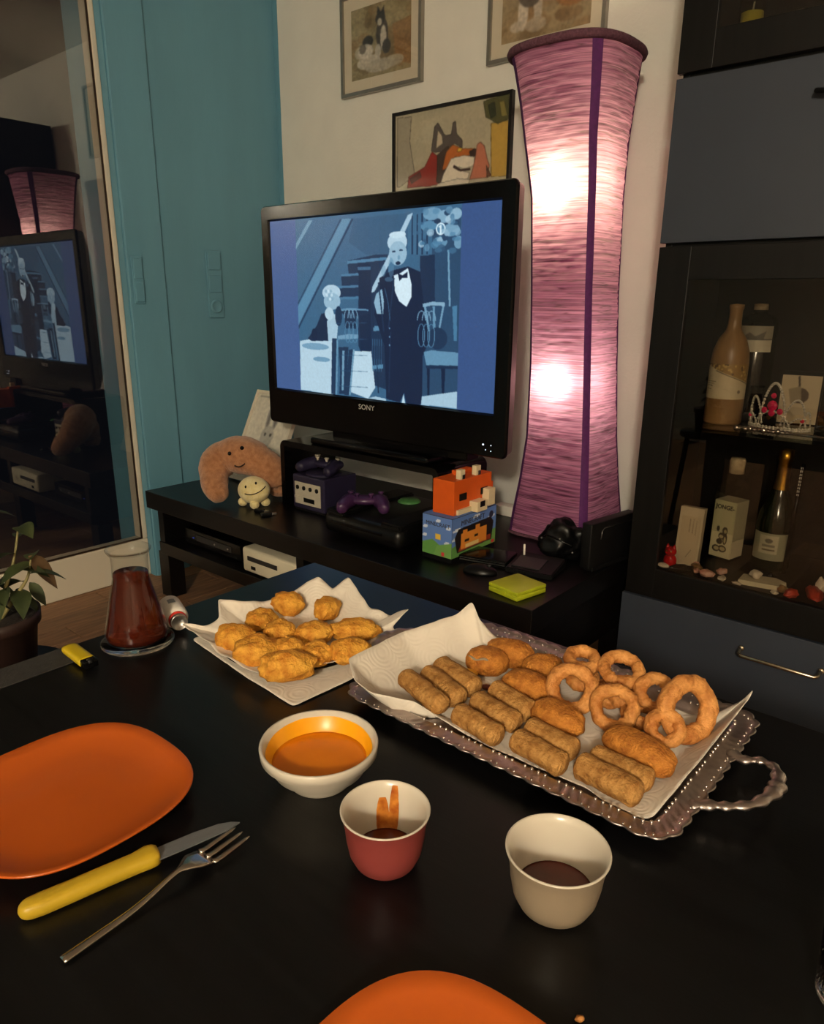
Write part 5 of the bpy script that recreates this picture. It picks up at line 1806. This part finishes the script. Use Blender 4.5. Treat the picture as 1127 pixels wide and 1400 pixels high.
def snack_stick(p, q_, r, seed, label):
    p, q_ = Vector(p), Vector(q_)
    d = q_ - p
    ln = d.length
    n1, ns = 40, 22
    v, f = [], []
    for i in range(n1):
        t = i / (n1 - 1)
        x = (t - .5) * ln
        e = (abs(x) / (ln / 2))
        rr_ = r * (1 - max(0, (e - .8) / .2) ** 2.6) ** .5 if e < 1 else .0005
        for k in range(ns):
            a = 2 * math.pi * k / ns
            s3 = Vector((x * 55 + seed * 5, math.cos(a) * 1.4, math.sin(a) * 1.4))
            rk = rr_ * (1 + .10 * noise.noise(s3 * .5) + .07 * noise.noise(s3 * 1.7) + .04 * noise.noise(s3 * 4))
            v.append((x, rk * math.cos(a) * 1.05, max(-r * .86, rk * math.sin(a))))
    for i in range(n1 - 1):
        for k in range(ns):
            l = (k + 1) % ns
            f.append((i * ns + k, i * ns + l, (i + 1) * ns + l, (i + 1) * ns + k))
    f += [tuple(range(ns))[::-1], tuple(range((n1 - 1) * ns, n1 * ns))]
    m_ = (p + q_) / 2
    o = mesh('snack_stick', v, f, M['stick'], None, (m_.x, m_.y, .7575 + r * .86), (0, 0, math.atan2(d.y, d.x)), True)
    return tag(o, label, 'snack', 'breaded sticks on the tray')


ST = [((-0.591, 0.684), (-0.501, 0.657), 'breaded stick at the far left front of the tray, on the raised paper'), ((-0.582, 0.72), (-0.501, 0.694), 'breaded stick second from the left end, beside the shorter speckled one'),
      ((-0.583, 0.752), (-0.501, 0.727), 'speckled breaded stick at the left, nearest the cracked popper'), ((-0.488, 0.667), (-0.413, 0.655), 'breaded stick at the front edge left of centre'),
      ((-0.487, 0.706), (-0.412, 0.692), 'breaded stick in the middle of the left group'), ((-0.483, 0.743), (-0.411, 0.725), 'pale breaded stick beside the dark pepper bit'),
      ((-0.4, 0.666), (-0.325, 0.655), 'breaded stick at the front edge in the centre pair'), ((-0.4, 0.696), (-0.329, 0.688), 'rear breaded stick of the centre pair, against a popper'),
      ((-0.317, 0.668), (-0.238, 0.66), 'breaded stick at the near right corner of the tray'), ((-0.314, 0.696), (-0.238, 0.691), 'second breaded stick from the near right corner of the tray')]
for k, (a, b, lab) in enumerate(ST):
    lift = .006 if k in (0,) else 0
    o = snack_stick((*a, 0), (*b, 0), .0142 + .0006 * (k % 3), k, lab)
    o.location.z += lift
PO = [((-.53, .795), .031, .022, 20, 'cracked oval popper at the left back of the tray showing its filling'), ((-.519, .838), .036, .022, 20, 'oval popper at the far back left of the tray'), ((-.458, .830), .029, .02, 30, 'oval popper behind the big standing onion ring'),
      ((-.447, .772), .036, .021, 5, 'oval popper in the middle of the tray beside the pale stick'), ((-.377, .729), .036, .0215, -5, 'oval popper in front of the onion rings, behind the centre sticks'), ((-.272, .729), .046, .021, -8, 'long craggy popper behind the near right sticks')]
pops = []
for k, ((x, y), a, b, rz, lab) in enumerate(PO):
    o = blob('breaded_popper', (a, b, .0205), M['popper'], None, (x, y, .7575 + .0205 * .93), (0, 0, R(rz)), seed=k + 60, lump=.03, fine=.03, ffreq=9, flat=.93, sq=.86, mid=.05)
    pops.append(tag(o, lab, 'snack', 'breaded poppers on the tray'))
# filling showing through the crack of the first popper
cr_ = []
for t in np.linspace(-1, 1, 12):
    cr_.append((.018 * t - .005, -.0165 - .002 * (1 - t * t), .0105 + .002 * math.sin(t * 5)))
tube('filling_crack', cr_, [.0006, .0012, .0018, .002, .0022, .002, .0018, .0019, .0018, .0015, .0012, .0006], M['cream_glaze'], pops[0], 8)
o = blob('cheese_bit', (.012, .009, .007), M['cheese'], None, (-.541, .768, .7575 + .006), (0, 0, .4), seed=90, sub=3, flat=.8)
tag(o, 'small bright yellow cheese bit beside the speckled stick', 'snack')
o = blob('pepper_bit', (.015, .005, .004), M['chili'], None, (-.497, .757, .7575 + .0034), (0, 0, .1), seed=91, sub=3, flat=.8)
tag(o, 'dark red pepper bit between the poppers and the pale stick', 'snack')


def onion_ring(pos, nrm, ro, seed, label, th=.0085, ax=.010):
    n1, n2 = 64, 20
    v, f = [], []
    for i in range(n1):
        a = 2 * math.pi * i / n1
        c, s = math.cos(a), math.sin(a)
        th = max(th, ro * .27)
        rm = (ro - th) * (1 + .07 * noise.noise(Vector((c * 1.2 + seed * 3, s * 1.2, 0))))
        for k in range(n2):
            b = 2 * math.pi * k / n2
            nb = 1 + .24 * noise.noise(Vector((c * 2.5 + seed, s * 2.5, math.cos(b) + seed))) + .12 * noise.noise(Vector((c * 8, s * 9 + seed, math.sin(b) * 2)))
            rr_ = rm + th * nb * math.cos(b)
            v.append((rr_ * c, rr_ * s, ax * nb * math.sin(b)))
    for i in range(n1):
        j = (i + 1) % n1
        for k in range(n2):
            l = (k + 1) % n2
            f.append((i * n2 + k, j * n2 + k, j * n2 + l, i * n2 + l))
    eul = Vector(nrm).to_track_quat('Z', 'Y').to_euler()
    o = mesh('onion_ring', v, f, M['ring'], None, pos, tuple(eul), True)
    return tag(o, label, 'onion ring', 'battered onion rings on the tray')


onion_ring((-.405, .842, .803), (.1, -.25, 1), .0265, 1, 'small flat onion ring on top at the back left of the ring pile', ax=.009)
onion_ring((-.388, .783, .7895), (.42, -.75, .42), .0345, 2, 'large onion ring standing upright at the left front of the ring pile')
onion_ring((-.352, .852, .803), (.25, -.3, 1), .032, 3, 'flat onion ring lying on top in the middle of the ring pile', ax=.0085)
onion_ring((-.328, .782, .786), (.35, -.8, .5), .031, 4, 'onion ring standing upright in the middle front of the ring pile')
onion_ring((-.302, .846, .790), (.45, -.75, .35), .027, 5, 'onion ring at the back, half hidden by the biggest ring')
onion_ring((-.250, .816, .800), (.78, -.5, .38), .0415, 6, 'biggest onion ring, leaning at the right end of the ring pile', th=.0095, ax=.011)
onion_ring((-.262, .779, .786), (.42, -.7, .6), .0245, 7, 'smallest onion ring lying in front of the biggest one', th=.008)
onion_ring((-.307, .822, .7675), (.1, -.1, 1), .027, 8, 'onion ring flat on the paper at the bottom of the ring pile', ax=.009)
onion_ring((-.362, .846, .7675), (0, -.1, 1), .030, 9, 'onion ring flat on the paper under the topmost rings', ax=.009)
onion_ring((-.40, .835, .782), (.2, -.3, .9), .024, 10, 'onion ring hidden below the small flat ring at the back left', ax=.009)
onion_ring((-.338, .835, .782), (.3, -.5, .8), .024, 11, 'onion ring squeezed behind the middle upright ring', ax=.009)

# ------------------------------------------------------------------ left side of the table
co = thing('glass_coaster', 'clear glass coaster under the tea flask', 'coaster', (-1.012, .525, TZ))
lathe('disc', [(0, .001), (.053, .001), (.0555, .003), (.0555, .005), (.053, .0065), (0, .0065)], M['glass'], co, 64)
fl_ = thing('tea_flask', 'conical glass flask of red-brown tea on a glass coaster', 'flask', (-1.012, .525, TZ + .0068))
outp = [(0, 0), (.04, 0), (.0465, .004), (.048, .012), (.047, .02), (.031, .088), (.0275, .104), (.0268, .125), (.0275, .14), (.033, .148), (.0338, .150), (.033, .1512), (.0272, .1425)]
inp = [(.0255, .125), (.0262, .104), (.0297, .088), (.0457, .02), (.0465, .012), (.045, .006), (.04, .002), (0, .002)]
lathe('glass', outp, M['flask_glass'], fl_, 64)
lathe('tea', [(0, .0022), (.0398, .0022), (.0447, .0062), (.0462, .012), (.0454, .02), (.0294, .088), (.0259, .104), (.0256, .112), (.0, .112)], M['tea'], fl_, 64)
# lighter
mt = tag(box('table_mat', (-1.078, -.04, TZ), (-1.02, .452, TZ + .002), M['grey_mat'], bev=.0006), 'narrow dark grey mat along the left table edge', 'mat')
lg = thing('lighter', 'yellow plastic lighter with black top at the left table edge', 'lighter', (-1.055, .436, TZ + .0022), R(-3))
v, f = [], []
for x in (0, .004, .06, .064):
    for k in range(24):
        a = 2 * math.pi * k / 24
        c, s = math.cos(a), math.sin(a)
        g_ = .94 if x == 0 else 1
        v.append((x, .0125 * g_ * math.copysign(abs(c) ** .6, c), .0068 + .0066 * g_ * math.copysign(abs(s) ** .8, s)))
for i in range(3):
    for k in range(24):
        l = (k + 1) % 24
        f.append((i * 24 + k, i * 24 + l, (i + 1) * 24 + l, (i + 1) * 24 + k))
f += [tuple(range(24))[::-1], tuple(range(72, 96))]
mesh('body', v, f, M['yellow_lighter'], lg, smooth=True)
box('head', (.062, -.0105, .001), (.078, .0105, .0128), M['black_gloss'], lg, bev=.002)
tube('spark_wheel', [(.074, -.004, .0105), (.074, .004, .0105)], .0045, M['black_matt'], lg, 12)
# small white shaker lying on its side
sh = thing('spice_shaker', 'small white shaker with red collar lying on its side behind the flask', 'shaker', (-1.060, .612, TZ + .0205), math.atan2(-.03, .082))
lathe('body', [(0, 0), (.02, 0), (.0225, .003), (.0225, .062), (.02, .07), (.0165, .073)], M['white_plastic'], sh, 36, rot=(0, R(90), 0))
lathe('collar', [(.0168, .071), (.0168, .08), (.0155, .081)], M['red_plastic'], sh, 32, rot=(0, R(90), 0))
lathe('spout', [(.0155, .079), (.0155, .09), (.0138, .09), (.0130, .084), (0, .083)], M['silver'], sh, 32, rot=(0, R(90), 0))
cv = Canvas(40, 40, (150, 150, 150))
cv.rect(.1, .1, .9, .9, (110, 112, 116))
for k in range(6):
    cv.line((.15, .2 + k * .12), (.85, .2 + k * .12), .05, (160, 160, 160))
print_mesh('small_print', cv, .014, .02, M['print'], sh, (.022, .0, .0), (0, R(90), 0), wrap=(.0227, R(165)))
sh.scale = (.87, .87, .87)
# plant on a stool beyond the table edge
ps_ = thing('plant_stool', 'dark stool holding the plant at the left edge of the picture', 'stool', (-1.27, .405, 0))
lathe('seat', [(0, .62), (.115, .62), (.12, .625), (.12, .642), (.115, .648), (0, .648)], M['blackwood'], ps_, 40)
for k in range(3):
    a = R(30 + k * 120)
    tube('leg', [(.08 * math.cos(a), .08 * math.sin(a), .62), (.13 * math.cos(a), .13 * math.sin(a), 0)], .013, M['blackwood'], ps_, 10)
pt = thing('potted_plant', 'small leafy plant in a dark brown pot at the left edge', 'plant', (-1.262, .405, .648))
lathe('pot', [(0, 0), (.052, 0), (.054, .003), (.066, .095), (.072, .097), (.0735, .118), (.070, .118), (.066, .1), (.062, .095), (0, .095)], M['pot'], pt, 44)
lathe('soil', [(0, .108), (.03, .107), (.0675, .103)], M['soil'], pt, 32)
stems = [[(0, 0, .1), (.012, .018, .15), (.004, .045, .2), (.0, .062, .255)], [(0, 0, .1), (-.01, .0, .16), (-.004, -.012, .22), (.0, .01, .285)], [(.005, .005, .1), (.02, .03, .14), (.022, .055, .17), (.02, .066, .2)], [(0, -.005, .1), (.02, -.03, .16), (.03, -.05, .22)]]
tips = []
for s_ in stems:
    P_ = spline(s_, 16)
    tube('stem', P_, [.0045 - .003 * k / 15 for k in range(16)], M['stem'], pt, 7)
    tips.append(P_)


def leaf(p, d, ln, wd_, m, droop=.4, twist=0):
    d = Vector(d).normalized()
    s_ = d.cross(Vector((0, 0, 1)))
    s_ = s_.normalized() if s_.length > .01 else Vector((1, 0, 0))
    s_ = (Matrix.Rotation(twist, 3, d) @ s_)
    nrm = s_.cross(d)
    v, f = [], []
    for i in range(9):
        t = i / 8
        w_ = wd_ * math.sin(math.pi * t ** .8) ** .9 if 0 < t < 1 else .0004
        c = Vector(p) + d * ln * t + Vector((0, 0, -droop * ln * t * t))
        for k in (-1, -.5, 0, .5, 1):
            v.append(c + s_ * w_ * k + nrm * (.25 * w_ * abs(k)))
    for i in range(8):
        for k in range(4):
            f.append((i * 5 + k, i * 5 + k + 1, i * 5 + k + 6, i * 5 + k + 5))
    o = mesh('leaf', v, f, M[m], pt, smooth=True)
    return o


random.seed(12)
for si, P_ in enumerate(tips):
    for k in range(6):
        i = 15 - k * 2 if k < 5 else 6
        a = k * 2.4 + si * 1.3
        leaf(P_[max(3, i)], (math.cos(a), math.sin(a), .35 - .08 * k), .05 + .012 * random.random(), .0135 + .004 * random.random(), 'leaf', .5, random.uniform(-.5, .5))
leaf((.012, .066, .205), (.25, .5, -.75), .062, .017, 'leaf_dry', .25, .6)
leaf((.016, .06, .16), (.3, .35, -.8), .042, .010, 'leaf', .2, .9)
leaf((.012, .045, .14), (.4, .3, -.4), .035, .010, 'leaf', .3, .2)
# glass at the right edge, crumb
gl = thing('tumbler', 'clear drinking glass just peeking in at the lower right edge', 'glass', (-.012, .561, TZ))
lathe('glass', [(0, .006), (.026, .006), (.029, .002), (.030, .0), (.033, .004), (.036, .085), (.0345, .085), (.0315, .01), (.028, .0085), (0, .0085)], M['glass'], gl, 48)
tag(blob('crumb', (.004, .0026, .0024), M['ring'], None, (-.172, .405, TZ + .002), (0, 0, 1), seed=77, sub=2, flat=.7), 'tiny pale crumb on the table near the bottom plate', 'crumb')
